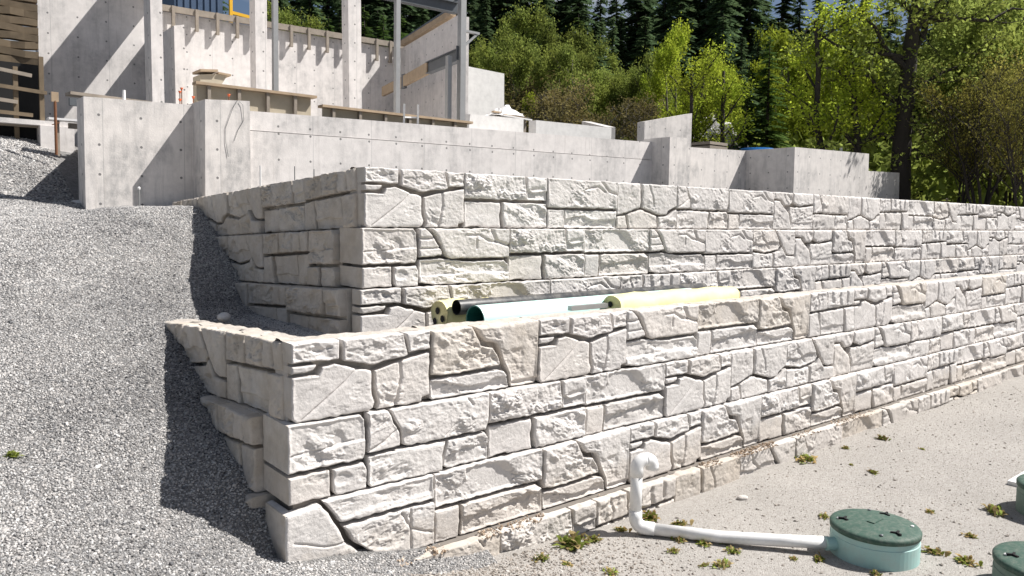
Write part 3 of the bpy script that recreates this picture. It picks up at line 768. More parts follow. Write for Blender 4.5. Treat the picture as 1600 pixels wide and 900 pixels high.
seg_wall('concrete_wall', (.5, 8.56), (1.25, 12.4), -.3, 2.4, 4.58, 4.58, M_conc, 'return wall hidden behind the stained wall, shading the gravel bank')
prism_x('concrete_pier', [(1.82,2.4),(2.58,2.4),(2.57,4.73),(1.84,4.68)], Yp, Yp+1.2, M_conc2, 'square concrete pier with thin wires hanging on its face', 'pier')
LWALL = empty('concrete_wall', (2.6, Yp+.6, 2.8), 'long low concrete wall with rows of tie holes behind the upper stone wall', 'wall')
prism_x('lower_pour', [(2.5,2.8),(13.6,2.8),(13.6,4.43),(2.5,4.30)], Yp+.585, Yp+1.0, M_conc, parent=LWALL)
prism_x('upper_pour', [(2.5,4.312),(13.6,4.442),(13.6,4.90),(2.5,4.64)], Yp+.6, Yp+1.0, M_conc, parent=LWALL)
prism_x('concrete_fin', [(13.56,2.8),(14.42,2.8),(14.37,5.03),(13.55,5.0)], Yp, Yp+.9, M_conc2, 'short concrete fin ending the long low wall', 'pier')
prism_x('concrete_wall', [(14.3,2.8),(19.0,2.8),(18.9,5.0),(14.3,4.86)], Yp+.6, Yp+.95, M_conc2, 'mottled concrete wall between the short fin and the projecting box wall')
prism_x('concrete_wall', [(17.88,2.8),(22.34,2.8),(22.28,5.08),(17.85,4.98)], Yp-1, Yp+1.4, M_conc4, 'projecting concrete box wall near the right end of the foundation')
prism_x('concrete_wall', [(22.35,2.8),(24.73,2.8),(24.63,4.59),(22.34,4.54)], Yp-.95, Yp-.5, M_conc4, 'lowest stepped concrete wall at the far right end of the foundation')
prism_x('concrete_parapet', [(9.3,4.6),(11.18,4.6),(11.18,5.50),(9.41,5.46)], 10.5, 10.8, M_conc3, 'white concrete parapet below the white plastic debris heap', 'parapet')
prism_x('concrete_parapet', [(11.63,4.6),(14.75,4.6),(14.70,5.56),(11.63,5.51)], 10.5, 10.8, M_conc3, 'low white parapet with three dark slots, left of the angled wall', 'parapet')
for i, x in enumerate((11.5, 12.3, 13.4, 14.25)):
    pass
seg_wall('concrete_wall', (14.72, 10.45), (15.55, 12.3), .3, 4.6, 5.58, 5.98, M_conc4, 'angled concrete wall receding from the low white parapet')
seg_wall('concrete_wall', (14.75, 9.35), (16.65, 9.15), .3, 4.95, 5.66, 6.06, M_conc4, 'short concrete wall with a rising top above the short fin')
prism_x('concrete_block', [(11.9,5.3),(13.76,5.3),(13.73,7.55),(12.03,7.59)], 14.5, 17.0, M_conc3, 'bright white plain concrete end block in front of the trees', 'wall')
RW = prism_x('concrete_wall', [(3.5,5.2),(11.4,5.2),(11.4,8.22),(3.5,8.10)], 16.4, 16.75, M_conc, 'tall rear concrete wall topped by timber form bracing')
seg_wall('concrete_wall', (10.9, 16.3), (9.93, 11.85), .35, 5.2, 8.20, 8.25, M_conc, 'tall concrete side wall in shade behind the steel posts')
prism_x('concrete_wall', [(.74,3.6),(3.3,3.6),(3.23,9.2),(.72,9.2)], 15.4, 15.8, M_conc, 'tallest concrete wall at the left, crossed by big diagonal shadows')
prism_x('concrete_buttress', [(3.02,4.6),(3.26,4.6),(3.22,7.08),(3.0,7.02)], 13.0, 15.4, M_conc, 'tall narrow concrete buttress wall seen end on', 'wall')
prism_x('concrete_pier', [(2.26,4.6),(2.50,4.6),(2.46,9.0),(2.23,9.0)], 12.0, 12.5, M_conc, 'slim concrete pier left of the buttress wall, running out of the picture', 'pier')
prism_x('concrete_column', [(4.87,4.8),(5.14,4.8),(5.14,9.2),(4.84,9.2)], 13.0, 13.35, M_conc, 'left one of the two square concrete columns', 'column')
prism_x('concrete_column', [(7.09,4.8),(7.44,4.8),(7.38,9.4),(7.02,9.4)], 12.5, 12.85, M_conc, 'right one of the two square concrete columns', 'column')
prism_x('floor_slab', [(2.3,4.2),(11.2,4.2),(11.2,4.75),(2.3,4.75)], 9.3, 16.3, M_conc, 'concrete floor slab inside the unfinished building', 'slab')
prism_x('concrete_beam', [(2.92,8.05),(3.24,8.05),(3.24,9.3),(2.92,9.3)], 12.7, 15.39, M_conc4, 'deep concrete beam at the top edge, throwing the diagonal shadow on the tallest wall', 'beam')
# form bracing on the rear wall
fb = empty('form_bracing', (3.6, 16.3, 8.2), 'weathered timber waler with hanging brackets along the rear wall top', 'formwork')
MB().beam((-.1, .02, -.02), (7.7, .02, .11), .10, .16).build('waler', M_wood2, fb)
for i, x in enumerate((.34,.94,1.49,2.03,2.54,3.6,4.15,4.73,5.32,6.42,6.91)):
    MB().box(x-.04, x+.04, -.07, .0, -.50, .06+x*.017).box(x-.025, x+.025, .0, .09, -.48, -.42).build('bracket', M_wood2, fb)
# steel
def post(x, y, z0, z1, sz, label, mat=M_steel):
    t = empty('steel_post', (x, y, z0), label, 'post', 'steel posts')
    MB().box(-sz/2, sz/2, -sz/2, sz/2, .015, z1-z0).build('shaft', mat, t)
    MB().box(-sz*.9, sz*.9, -sz*.9, sz*.9, 0, .015).build('base_plate', mat, t)
post(4.08, 10.0, 4.75, 9.0, .10, 'thin grey steel post just right of the left concrete column')
post(6.95, 10.0, 4.75, 9.2, .11, 'thin grey steel post in front of the rear wall corner')
post(8.46, 9.6, 4.75, 9.2, .15, 'thicker grey steel post at the near end of the side wall')
post(8.20, 9.75, 4.75, 6.62, .11, 'short grey steel post under the dark beam end')
bt = empty('steel_beam', (8.2, 9.2, 6.8), 'dark steel beam end bolted to the thick steel post', 'beam')
MB().ibeam((.34, .55, -.1), (.72, 2.5, -.1), .16, .30).build('beam', M_steel_d, bt)
MB().box(.14, .40, .42, .46, -.26, .06).build('end_plate', M_steel_d, bt)
lt = empty('timber_ledger', (8.9, 11.6, 6.7), 'raw timber ledger board continuing from the dark beam towards the rear wall', 'beam')
MB().beam((.02, .1, 0), (.60, 2.2, 0), .09, .30).build('board', M_wood, lt)
MB().beam((.62, 2.28, 0), (1.13, 4.3, 0), .09, .28).build('board', M_wood, lt)
MB().box(.57, .66, 2.15, 2.32, -.2, .2).build('splice_plate', M_steel_d, lt)
tb = empty('steel_beam', (6.6, 10.6, 8.0), 'dark overhead steel beam crossing the top edge of the picture', 'beam')
MB().ibeam((-.6, .25, .06), (2.25, -.25, -.06), .18, .26).build('beam', M_steel_d, tb)
tb2 = empty('steel_beam', (8.7, 10.4, 8.0), 'short sloping steel beam joining the overhead beam at the thick post', 'beam')
MB().ibeam((-.1, .1, -.05), (1.2, 1.2, .62), .16, .22).build('beam', M_steel_d, tb2)
br = empty('steel_bracket', (8.46, 9.6, 7.0), 'small triangular steel bracket on the thick steel post', 'bracket')
MB().box(.08, .50, -.04, .04, .20, .25).beam((.10, 0, -.10), (.44, 0, .20), .05, .05).build('arm', M_steel, br)
wp = empty('timber_plate', (10.9, 16.2, 8.22), 'timber plate capped with dark flashing on the side wall top', 'plate')
MB().beam((-.05, -.1, .10), (-.92, -4.1, .16), .16, .16).build('plate', M_wood, wp)
MB().beam((.1, -.05, .24), (-.75, -4.0, .34), .30, .05).build('flashing', M_steel_d, wp)
# low timber forms
def form_panel(name, x0, x1, y, z0, z1, n, label):
    t = empty(name, (x0, y, z0), label, 'formwork')
    MB().box(0, x1-x0, .06, .08, 0, z1-z0-.03).build('plywood_sheet', M_ply, t)
    MB().box(-.05, x1-x0+.08, -.06, .16, z1-z0-.03, z1-z0+.02).build('top_plate', M_wood, t)
    for i in range(n):
        xx = (x1-x0) * (i+.3) / n
        MB().box(xx, xx+.06, -.03, .058, 0, z1-z0-.032).build('stud', M_wood2, t)
form_panel('plywood_form', 2.35, 4.6, 9.4, 4.5, 5.24, 4, 'taller plywood wall form with a broken top plate above the long wall')
form_panel('plywood_form', 4.66, 8.25, 9.0, 4.45, 5.02, 6, 'long low plywood form running behind the long concrete wall')
fl = empty('plywood_form', (3.3, 12.2, 5.6), 'tilted plywood form box leaning in front of the rear wall', 'formwork')
MB().add([(0,0,-.55),(.06,0,-.55),(.62,0,.38),(0,0,.28),(0,.5,-.55),(.06,.5,-.55),(.62,.5,.38),(0,.5,.28)],
         [(0,1,2,3),(7,6,5,4),(0,4,5,1),(1,5,6,2),(3,7,4,0)]).build('box', M_ply, fl)
MB().beam((-.02, .2, .36), (.36, .2, .40), .55, .05).build('lid', M_wood, fl)
MB().beam((.38, .2, .36), (.66, .2, .34), .5, .04).build('lid', M_wood, fl)
# ladder stub on the long wall
la = empty('ladder', (6.25, 8.6, 4.3), 'top of a white ladder leaning behind the long concrete wall', 'ladder')
MB().beam((.08, .1, 0), (0, -.05, .88), .04, .05).build('rail', M_pvc, la)
MB().beam((.42, .1, 0), (.34, -.05, .90), .04, .05).build('rail', M_pvc, la)
MB().beam((.04, .03, .62), (.38, .03, .64), .03, .03).build('rung', M_pvc, la)
MB().beam((.06, .06, .34), (.40, .06, .36), .03, .03).build('rung', M_pvc, la)
# hanging wires, rebar, small pipes
for i, (a, b, c) in enumerate((((2.36,4.72),(2.16,4.25),(2.20,3.78)), ((2.39,4.70),(2.46,4.40),(2.30,4.05)))):
    pts = [(a[0],Yp-.012,a[1]), ((a[0]+b[0])/2+.02,Yp-.02,(a[1]+b[1])/2+.1), (b[0],Yp-.012,b[1]), ((b[0]+c[0])/2-.02,Yp-.012,(b[1]+c[1])/2), (c[0],Yp-.012,c[1])]
    t = MB().tube(pts, .0035, 5).build('wire', M_steel_d, None)
    tag(t, ('longer' if i == 0 else 'shorter') + ' thin wire hanging on the face of the square concrete pier', 'wire')
for i, (x, y, z, h_, lb) in enumerate(((2.33, Yp+.3, 4.70, .12, 'single orange capped rebar on top of the square pier'), (1.72, Yp+.9, 4.6, .14, 'leftmost short orange capped rebar beside the square pier'),
        (1.84, Yp+1.3, 4.6, .33, 'second orange capped rebar beside the square pier'), (1.93, Yp+1.5, 4.6, .42, 'tallest orange capped rebar beside the square pier'), (1.97, Yp+1.0, 4.6, .22, 'orange capped rebar closest to the square pier'))):
    t = empty('rebar', (x, y, z), lb, 'rebar', 'capped rebar by the pier')
    MB().tube([(0,0,-.05),(0,0,h_)], .009, 6).build('bar', M_rust, t)
    MB().lathe([(.016,h_-.01),(.018,h_+.01),(.028,h_+.015),(.026,h_+.03)], 10).build('cap', M_orange, t)
tag(MB().tube([(.83,Yp+.8,4.5),(.83,Yp+.8,4.80)], .025, 10).build('pipe_stub', M_pvc), 'white pipe stub sticking up from the stained left wall', 'pipe')
t = empty('marker_pipe', (.94, Yp+.45, 2.84), 'thin grey capped pipe standing in gravel before the stained left wall', 'pipe')
MB().tube([(0,0,-.1),(0,0,.38)], .016, 8).build('pipe', M_steel, t); MB().lathe([(.022,.37),(.024,.40),(.01,.415)], 8).build('cap', M_white, t)
tag(MB().tube([(2.56,7.0,2.9),(2.56,7.0,3.64)], .014, 8).build('marker_pipe', M_pvc), 'thin white stake just right of the square pier base', 'stake')
tag(MB().tube([(3.15,7.0,2.9),(3.15,7.0,3.66)], .008, 6).build('stake', M_steel_d), 'dark thin stake behind the upper wall wing, nearer the pier', 'stake')
tag(MB().tube([(3.50,7.0,2.9),(3.50,7.0,3.63)], .008, 6).build('stake', M_steel_d), 'dark thin stake behind the upper wall wing, nearer the wall corner', 'stake')
# far left: lagging, shoring frames, openings
lg = empty('timber_lagging', (-3, 14.0, 5.6), 'dark weathered timber lagging wall at the upper left edge', 'wall')
for i in range(12):
    z = i * .165; b_ = MB(); n = 14; v = []
    for j in range(n + 1):
        x = j * 3.52 / n; dz = .018 * math.sin(j * 1.3 + i * 2.1) + random.uniform(-.012, .012); yo = random.uniform(-.03, .03)
        v += [(x, yo, z+dz), (x, yo-.02, z+.14+dz), (x, .2, z+.14+dz), (x, .2, z+dz)]
    f = []
    for j in range(n):
        a = j * 4
        for k in range(4): f.append((a+k, a+4+k, a+4+(k+1) % 4, a+(k+1) % 4))
    f += [(0,1,2,3), (n*4+3, n*4+2, n*4+1, n*4)]
    b_.add(v, f); b_.build('plank', M_lag, lg)
fr = empty('shoring_frame', (-.55, 12.6, 3.9), 'timber shoring frame with horizontal boards at the left edge', 'formwork')
for x in (-.02, .42, .86): MB().box(x, x+.08, 0, .09, 0, 1.75 + .25 * (x > .5)).build('post', M_lag, fr)
for i, z in enumerate((.62, .86, 1.12, 1.38, 1.72)): MB().beam((-.3, -.03 - .02 * (i % 2), z), (.98 - .25 * (i % 3), -.03, z - .03 * i), .04, .07).build('board', M_lag if i % 2 else M_wood2, fr)
MB().box(-.5, 1.0, .8, .85, 0, 1.95).build('shade_sheet', M_dark, fr)  # black sheet painting the shade behind the boards
cw = empty('concrete_footing', (-.9, 12.3, 3.3), 'low concrete footing with a dark square opening at the left edge', 'footing')
MB().box(-1.2, .50, 0, .5, 0, .62).build('sill', M_conc, cw); MB().box(1.16, 1.75, 0, .5, 0, 1.22).build('jamb', M_conc, cw); MB().box(-1.2, 1.75, .05, .5, 1.225, 1.32).build('lintel', M_conc, cw)
MB().box(.50, 1.16, .42, .5, .0, 1.22).build('opening', M_dark, cw)  # black panel painting the shade inside the square gap
cb = prism_x('concrete_block', [(-1.6,4.55),(-.62,4.55),(-.62,5.05),(-1.6,5.05)], 12.45, 12.9, M_conc, 'small concrete block beside the shoring frame', 'block')
sc = empty('work_platform', (.45, 11.6, 4.3), 'white plank work platform on props left of the stained wall', 'platform')
MB().box(-.15, .55, 0, .25, .28, .32).build('plank', M_white, sc)
MB().box(.2, .8, .1, .2, .15, .25).build('ledger_board', M_wood2, sc)
for x in (0, .5): MB().box(x, x+.04, .1, .14, -.4, .28).build('prop', M_wood2, sc)
rp_ = empty('prop', (.36, 11.3, 3.9), 'rusty adjustable prop beside the work platform', 'prop')
MB().tube([(0,0,0),(0,0,1.0)], .025, 8).build('tube', M_rust, rp_); MB().box(-.06,.06,-.02,.02,.98,1.16).build('head', M_wood, rp_); MB().tube([(-.06,0,.55),(.07,0,.60)], .01, 6).build('handle', M_rust, rp_)
sf = empty('edge_form', (.3, Yp+1.25, 4.58), 'dark edge form boards lying on the stained left wall top', 'formwork')
MB().beam((-.15, .2, .16), (1.1, .3, .14), .3, .05).build('board', M_wood2, sf); MB().beam((-.15, .1, .02), (1.42, .2, .04), .08, .12).build('rail', M_steel_d, sf)
# machine slivers above the rear wall
yf = empty('yellow_railing', (6.05, 18, 8.1), 'yellow steel machine railing above the rear wall', 'railing')
MB().box(0,.09,0,.09,0,1.2).build('post', M_yelm, yf); MB().beam((.05,.05,.72),(.85,.05,.66),.08,.09).build('rail', M_yelm, yf); MB().box(.72,.80,0,.09,0,1.2).build('post', M_yelm, yf)
nb = empty('container', (4.6, 18.4, 8.1), 'dark blue steel container above the rear wall', 'container')
MB().box(0,1.38,0,1.2,0,1.3).build('body', M_navy, nb)
for i in range(7): MB().box(.08+i*.19,.14+i*.19,-.03,-.001,.02,1.28).build('rib', M_navy, nb)
# debris heap under plastic
db = empty('debris_heap', (11.45, 12.0, 5.72), 'heap of boards under crumpled white plastic on the parapet', 'debris')
n = 13; v = []; f = []
for j in range(n):
    for i in range(n):
        a, b_ = i/(n-1), j/(n-1); hh = .24*math.exp(-((a-.62)**2*9+(b_-.5)**2*6)) + .22*random.random()*math.sin(math.pi*a)*math.sin(math.pi*b_)
        v.append((a*1.25+random.uniform(-.03,.03), b_*.9, .06+hh))
for j in range(n-1):
    for i in range(n-1): f.append((j*n+i, j*n+i+1, (j+1)*n+i+1, (j+1)*n+i))
MB().add(v, f).build('plastic_sheet', M_white, db)
MB().box(.1, 1.2, .1, .8, -1.0, .05).build('timber_stack', M_wood2, db)
for k in range(5): MB().beam((random.uniform(0,.4),-.05+k*.1,.05+.04*k),(random.uniform(.9,1.4),.0+k*.1,.02+.05*k),.12,.04).build('board', M_wood if k % 2 else M_white, db)
tb_ = empty('tub', (19.9, 9.0, 4.98), 'bright blue plastic tub behind the mottled wall', 'tub')
MB().lathe([(.36,0),(.42,.12),(.50,.2),(.52,.24),(.48,.245)], 24).build('body', M_blue, tb_)
MB().lathe([(.50,.2),(.54,.215),(.54,.235),(.50,.24)], 24, cap=False).build('rim', M_blue, tb_)
pb = empty('pallet_stack', (18.2, 9.6, 4.9), 'small dark pallet stack behind the mottled wall', 'pallets')
for k in range(4): MB().box(0,.95,0,.8,k*.13,k*.13+.09).build('pallet', M_wood2, pb)
wr = empty('pipe_rail', (23.0, 8.0, 4.5), 'short white pipe rail behind the lowest stepped wall', 'railing')
MB().tube([(0,0,0),(0,0,.85)], .05, 8).build('post', M_pvc, wr); MB().tube([(.45,0,0),(.45,0,.95)], .05, 8).build('post', M_pvc, wr); MB().tube([(-.1,0,.75),(.6,0,.75)], .04, 8).build('rail', M_pvc, wr)

# ------------------------------------------------------------------ pipes and risers in front
def zsf(x, y): return float(z_sand(np.array(x), np.array(y)))
SPX, SPY = 3.29, -.53
gz = zsf(SPX, SPY)
sp_ = empty('drain_pipe', (SPX, SPY, gz), 'white plastic drain pipe with gooseneck top running to the nearest riser', 'pipe')
R_ = .057
end = Vector((4.40 - SPX, -1.93 - SPY, .10)); dxy = Vector((end.x, end.y, 0)).normalized()
MB().tube([(0,0,.17),(0,0,.66)], R_, 24).build('upright', M_pvc, sp_, True)
arc = [(dxy * (.10*(1-math.cos(a)))) + Vector((0,0,.17-.10*math.sin(a))) for a in np.linspace(0, math.pi/2*.97, 9)]
MB().tube([Vector((0,0,.24))]+arc+[arc[-1]+dxy*.09], R_*1.13, 24).build('lower_elbow', M_pvc, sp_, True)
MB().tube([arc[-1]+dxy*.02, Vector((end.x*.45,end.y*.45,.055)), Vector((end.x*.75,end.y*.75,.075)), end], R_, 24).build('run', M_pvc, sp_, True)
gd = Vector((.97, -.25, 0)).normalized()
up_arc = [gd*(.075*(1-math.cos(a))) + Vector((0,0,.66+.075*math.sin(a))) for a in np.linspace(0, math.pi/2, 8)]
dn_arc = [up_arc[-1]+gd*(.03+.075*math.sin(a)) + Vector((0,0,-.075*(1-math.cos(a)))) for a in np.linspace(0, math.pi/2, 8)]
MB().tube([Vector((0,0,.58))]+up_arc+[up_arc[-1]+gd*.015], R_*1.13, 24).build('upper_elbow', M_pvc, sp_, True)
MB().tube([up_arc[-1]+gd*.012]+dn_arc+[dn_arc[-1]-Vector((0,0,.03))], R_*1.14, 24).build('outlet_elbow', M_pvc, sp_, True)

def riser(x, y, z, rad, ht, label, body, lid, dome=.03, stub=None, old=False):
    t = empty('septic_riser', (x, y, z), label, 'riser', 'septic risers')
    MB().lathe([(rad*.985,-.25),(rad,0),(rad,ht*.72),(rad*1.0,ht*.74),(rad*.985,ht*.76),(rad*.985,ht)], 56).build('body', body, t, False)
    lz = ht
    l_ = MB().lathe([(rad*.98,lz-.01),(rad*1.015,lz-.005),(rad*1.02,lz+.03),(rad*.99,lz+.045),(rad*.92,lz+.052),(rad*.5,lz+.05+dome*.8),(.001,lz+.05+dome)], 56).build('lid', lid, t, False)
    for me_ in (l_.data,):
        me_.polygons.foreach_set('use_smooth', [True]*len(me_.polygons))
    for k in range(4):
        a = .6 + k * math.pi/2; rr_ = rad*.82
        MB().lathe([(.016,0),(.016,.010),(.008,.014)], 8, (rr_*math.cos(a), rr_*math.sin(a), lz+.058)).build('bolt', M_pvc if k % 2 else M_steel_d, l_)
    for k in range(3):
        a = .1 + k*2*math.pi/3; c_ = Vector((rad*.70*math.cos(a), rad*.70*math.sin(a), lz+.05+dome*.55))
        b_ = MB()
        for j in range(3):
            q = a + j*2*math.pi/3; b_.beam(c_, c_+Vector((.05*math.cos(q), .05*math.sin(q), 0)), .018, .022)
        b_.build('grip_slot', M_dark, l_)
    MB().box(-.09,.09,-.035,.035,lz+.05+dome*.9,lz+.056+dome).build('name_plate', lid, l_)
    return t
r1x, r1y = 4.74, -2.19
r1 = riser(r1x, r1y, zsf(r1x, r1y), .385, .235, 'light teal septic riser with dark green lid, joined to the white pipe', M_teal, M_grn)
MB().tube([(.38,-.12,.10),(.53,-.17,.10)], .05, 16).build('outlet_stub', M_pvc, r1)
MB().tube([(-.385,.27,.10),(-.30,.21,.10)], .062, 18).build('inlet_gasket', M_teal, r1)
riser(5.10, -3.50, zsf(5.1, -3.5), .42, .25, 'grey green septic riser cut by the lower right corner of the picture', M_grn2, M_grn)
riser(7.24, -3.02, zsf(7.2, -3), .42, .27, 'farthest grey green septic riser at the right picture edge', M_grn2, M_grn)
tag(MB().box(-.05,.6,-.05,.10,0,.045).build('board', M_white, None, False, (7.86, -2.42, zsf(7.9,-2.4)+.002)), 'white board lying on the sand at the right edge', 'board')

# pipes stored on the terrace
ordn_ = ['first', 'second', 'third']
def hollow(name, a, b, ro, ri, mat, label, inner=None):
    a = Vector(a); b = Vector(b); t = empty(name, a, label, 'pipe')
    d = b - a; m_ = MB(); n = 28; dn = d.normalized(); s_ = dn.cross(Vector((0,0,1))).normalized(); u_ = s_.cross(dn)
    def ring(c, r_): return [c + (s_*math.cos(2*math.pi*k/n) + u_*math.sin(2*math.pi*k/n))*r_ for k in range(n)]
    v = ring(Vector((0,0,0)), ro) + ring(d, ro)
    MB().add(v, [(k,(k+1)%n,n+(k+1)%n,n+k) for k in range(n)] + [tuple(range(n,2*n))]).build('wall', mat, t, False).data.polygons.foreach_set('use_smooth',[True]*n+[False])
    v = ring(Vector((0,0,0)), ro) + ring(Vector((0,0,0)), ri) + ring(dn*.6, ri)
    MB().add(v, [(k,n+k,n+(k+1)%n,(k+1)%n) for k in range(n)] + [(n+k,2*n+k,2*n+(k+1)%n,n+(k+1)%n) for k in range(n)] + [tuple(range(3*n-1,2*n-1,-1))]).build('bore', inner or mat, t)
    return t
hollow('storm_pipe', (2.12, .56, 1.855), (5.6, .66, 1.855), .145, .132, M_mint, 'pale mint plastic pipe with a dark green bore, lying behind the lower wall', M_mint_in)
hollow('black_pipe', (2.14, .90, 1.945), (6.3, .97, 1.935), .078, .069, M_black, 'thin black plastic pipe lying above the mint pipe', M_dark)
def wrapped(a, b, rad, label, seed):
    a = Vector(a); b = Vector(b); t = empty('wrapped_pipe', a, label, 'pipe'); d = b - a; n = 22; m = 40; v = []; f = []
    r_ = random.Random(seed)
    for i in range(m+1):
        c = d * (i/m)
        for k in range(n):
            th = 2*math.pi*k/n; q = rad*(1+.05*math.sin(3*th+i*.5)+r_.uniform(-.03,.03)) * (.93 if i in (0, m) else 1)
            v.append((c.x, c.y+q*math.cos(th), c.z+q*math.sin(th)))
    for i in range(m):
        for k in range(n): f.append((i*n+k, (i+1)*n+k, (i+1)*n+(k+1)%n, i*n+(k+1)%n))
    f.append(tuple(range(n-1,-1,-1))); f.append(tuple(range(m*n,(m+1)*n)))
    MB().add(v, f).build('wrap', M_yel, t, True)
    for k, (yy, zz) in enumerate(((.1,.25),(-.45,-.2),(.4,-.45))):
        MB().lathe([(.2*rad,0),(.24*rad,.004)], 7).build('hole', M_dark, t).matrix_local = Matrix.Translation((-.006, yy*rad, zz*rad)) @ Matrix.Rotation(-math.pi/2, 4, 'Y')
wrapped((2.08, 1.12, 1.85), (3.4, 1.16, 1.80), .16, 'yellow wrapped pipe end peeking out left of the black pipe', 1)
wrapped((3.86, .38, 1.885), (6.10, .38, 1.88), .15, 'long yellow wrapped pipe resting right of the mint pipe', 2)
for k_, x_ in enumerate((2.6, 4.4, 5.5)):
    tag(MB().box(0, .09, -.45, .5, 0, .085).build('timber_bearer', M_wood2, None, False, (x_, .8, TERR)), ordn_[k_] + ' timber bearer from the left, carrying the stored pipes', 'timber', 'bearers under the pipes')
tag(MB().box(0,.55,-.03,.03,0,.05).build('bearer', M_steel, None, False, (3.22, .38, 1.895)), 'grey green flat strip in front of the mint pipe', 'strip')  # carries nothing: flat grey strip drawn in place of a shadow

# loose stones in the shade of the lower wing
def rock(name, loc, sc_, seed, mat, label, cat='stone', group=None):
    me = bpy.data.meshes.get('rock_%d' % seed)
    if me is None:
        r_ = random.Random(seed); n = 9; m = 14; v = [(0,0,-1)]; f = []
        for i in range(1, n):
            ph = math.pi*i/n - math.pi/2
            for k in range(m):
                th = 2*math.pi*k/m; q = 1 + .16*math.sin(2*th+seed)*math.cos(ph) + r_.uniform(-.07,.07)
                v.append((q*math.cos(ph)*math.cos(th), q*math.cos(ph)*math.sin(th), q*math.sin(ph)))
        v.append((0,0,1))
        for k in range(m): f.append((0, 1+(k+1)%m, 1+k)); f.append((len(v)-1, len(v)-1-m+k, len(v)-1-m+(k+1)%m))
        for i in range(n-2):
            for k in range(m): f.append((1+i*m+k, 1+i*m+(k+1)%m, 1+(i+1)*m+(k+1)%m, 1+(i+1)*m+k))
        me = mesh('rock_%d' % seed, v, f, True); me.materials.append(mat)
    o = link(name, me); o.location = loc; o.scale = sc_; o.rotation_euler = (0, 0, seed)
    return tag(o, label, cat, group)
rock('stone', (.55, 3.0, TERR+.10), (.11,.08,.05), 1, M_rock, 'smooth grey stone lying in the shaded gravel corner')
rock('stone', (.2, 8.6, 2.93), (.20,.16,.10), 2, M_rock, 'pale rock at the slope crest left of the stained wall', group=None)
rock('stone', (4.98, -.62, zsf(4.98,-.62)+.015), (.06,.045,.03), 3, M_stone, 'small white stone chip at the foot of the lower wall')

# ------------------------------------------------------------------ weeds
WEEDS = [(2.54,-.42,2),(2.06,-.52,1),(2.19,-.72,.7),(2.82,-.42,1),(2.4,-1.04,1),(3.25,-.40,1),(3.72,-.36,1.4),(3.83,-.67,1.1),(3.52,-.89,1),(3.63,-1.08,1),(3.27,-1.02,.9),(3.85,-1.19,1),(3.73,-1.35,1),(3.39,-1.47,1.2),(6.8,-.34,2),(7.69,-.42,1),(8.5,-.54,1.2),(6.99,-1.12,1),(7.07,-.81,.6),(5.21,-1.45,1),(5.64,-1.89,1),(6.21,-2.1,.8),(6.77,-2.53,1.6),(5.86,-2.61,1),(5.2,-2.54,1.1),(5.23,-2.81,1.2),(4.30,-2.42,.8),(4.20,-1.94,.9),(3.26,-1.37,.6),(8.46,-1.09,.5),(4.03,-1.79,.5)]
def weed_mesh(seed, nl, L_, dry):
    r_ = random.Random(seed); b_ = MB()
    for i in range(nl):
        th = r_.uniform(0, 6.283); el = r_.uniform(.25, 1.35); ln = L_*r_.uniform(.45, 1.1); wd = ln*r_.uniform(.10, .2)
        d = Vector((math.cos(th)*math.cos(el), math.sin(th)*math.cos(el), math.sin(el))); s_ = Vector((-math.sin(th), math.cos(th), 0))
        o_ = Vector((r_.gauss(0,.3)*L_, r_.gauss(0,.3)*L_, 0)); mid = o_ + d*ln*.55 + Vector((0,0,.05*ln)); tip = o_ + d*ln - Vector((0,0,.22*ln))
        b_.add([o_-s_*wd*.3, o_+s_*wd*.3, mid+s_*wd, tip, mid-s_*wd], [(0,1,2,4),(4,2,3)])
    return mesh('weed_leaves', b_.v, b_.f)
wm = [weed_mesh(s, 46, .10, False) for s in range(4)]
dm = [weed_mesh(20+s, 26, .12, True) for s in range(2)]
for me in wm: me.materials.append(M_weed)
for me in dm: me.materials.append(M_dry)
def where(x, y):
    if x < 3.05: return 'left of the white upright pipe'
    if y > -.62: return 'along the foot of the lower stone wall'
    if x < 4.1: return 'beside the white pipe run'
    if x < 5.0: return 'close to the teal riser'
    return 'on open sand right of the teal riser'
cnt = {}
ordn = ['first','second','third','fourth','fifth','sixth','seventh','eighth','ninth','tenth','eleventh','twelfth','thirteenth','fourteenth','fifteenth','sixteenth','seventeenth','eighteenth','nineteenth','twentieth']
def ordi(n):
    if n < 20: return ordn[n]
    t_, u_ = divmod(n + 1, 10)
    return ['twent', 'thirt', 'fort', 'fift', 'sixt', 'sevent', 'eight', 'ninet'][t_ - 2] + ('ieth' if u_ == 0 else 'y ' + ordn[u_ - 1])
def px_of(x, y, z):
    d = Vector((x, y, z)) - CAM; return d.dot(r2) / d.dot(fw)
for i, (x, y, s) in enumerate(sorted(WEEDS, key=lambda q: px_of(q[0], q[1], 0))):
    wv = where(x, y); cnt[wv] = cnt.get(wv, 0) + 1
    t = empty('weed', (x, y, zsf(x, y)), ('large ' if s > 1.5 else '') + 'green weed tuft ' + wv + ', ' + ordn[cnt[wv]-1] + ' from the left', 'weed', 'weeds on the sandy ground')
    t.scale = (s*random.uniform(.45,1.0), s*random.uniform(.45,.9), s*random.uniform(.35,.75)); t.rotation_euler = (0, 0, i*1.7)
    link('leaves', wm[i % 4], t); link('dry_stems', dm[i % 2], t)
t = empty('weed', (-1.62, 1.35, float(z_grav(np.array(-1.62), np.array(1.35)))), 'lone small green weed growing in the gravel slope at the left edge', 'weed', None)
t.scale = (.7,)*3; link('leaves', wm[1], t)

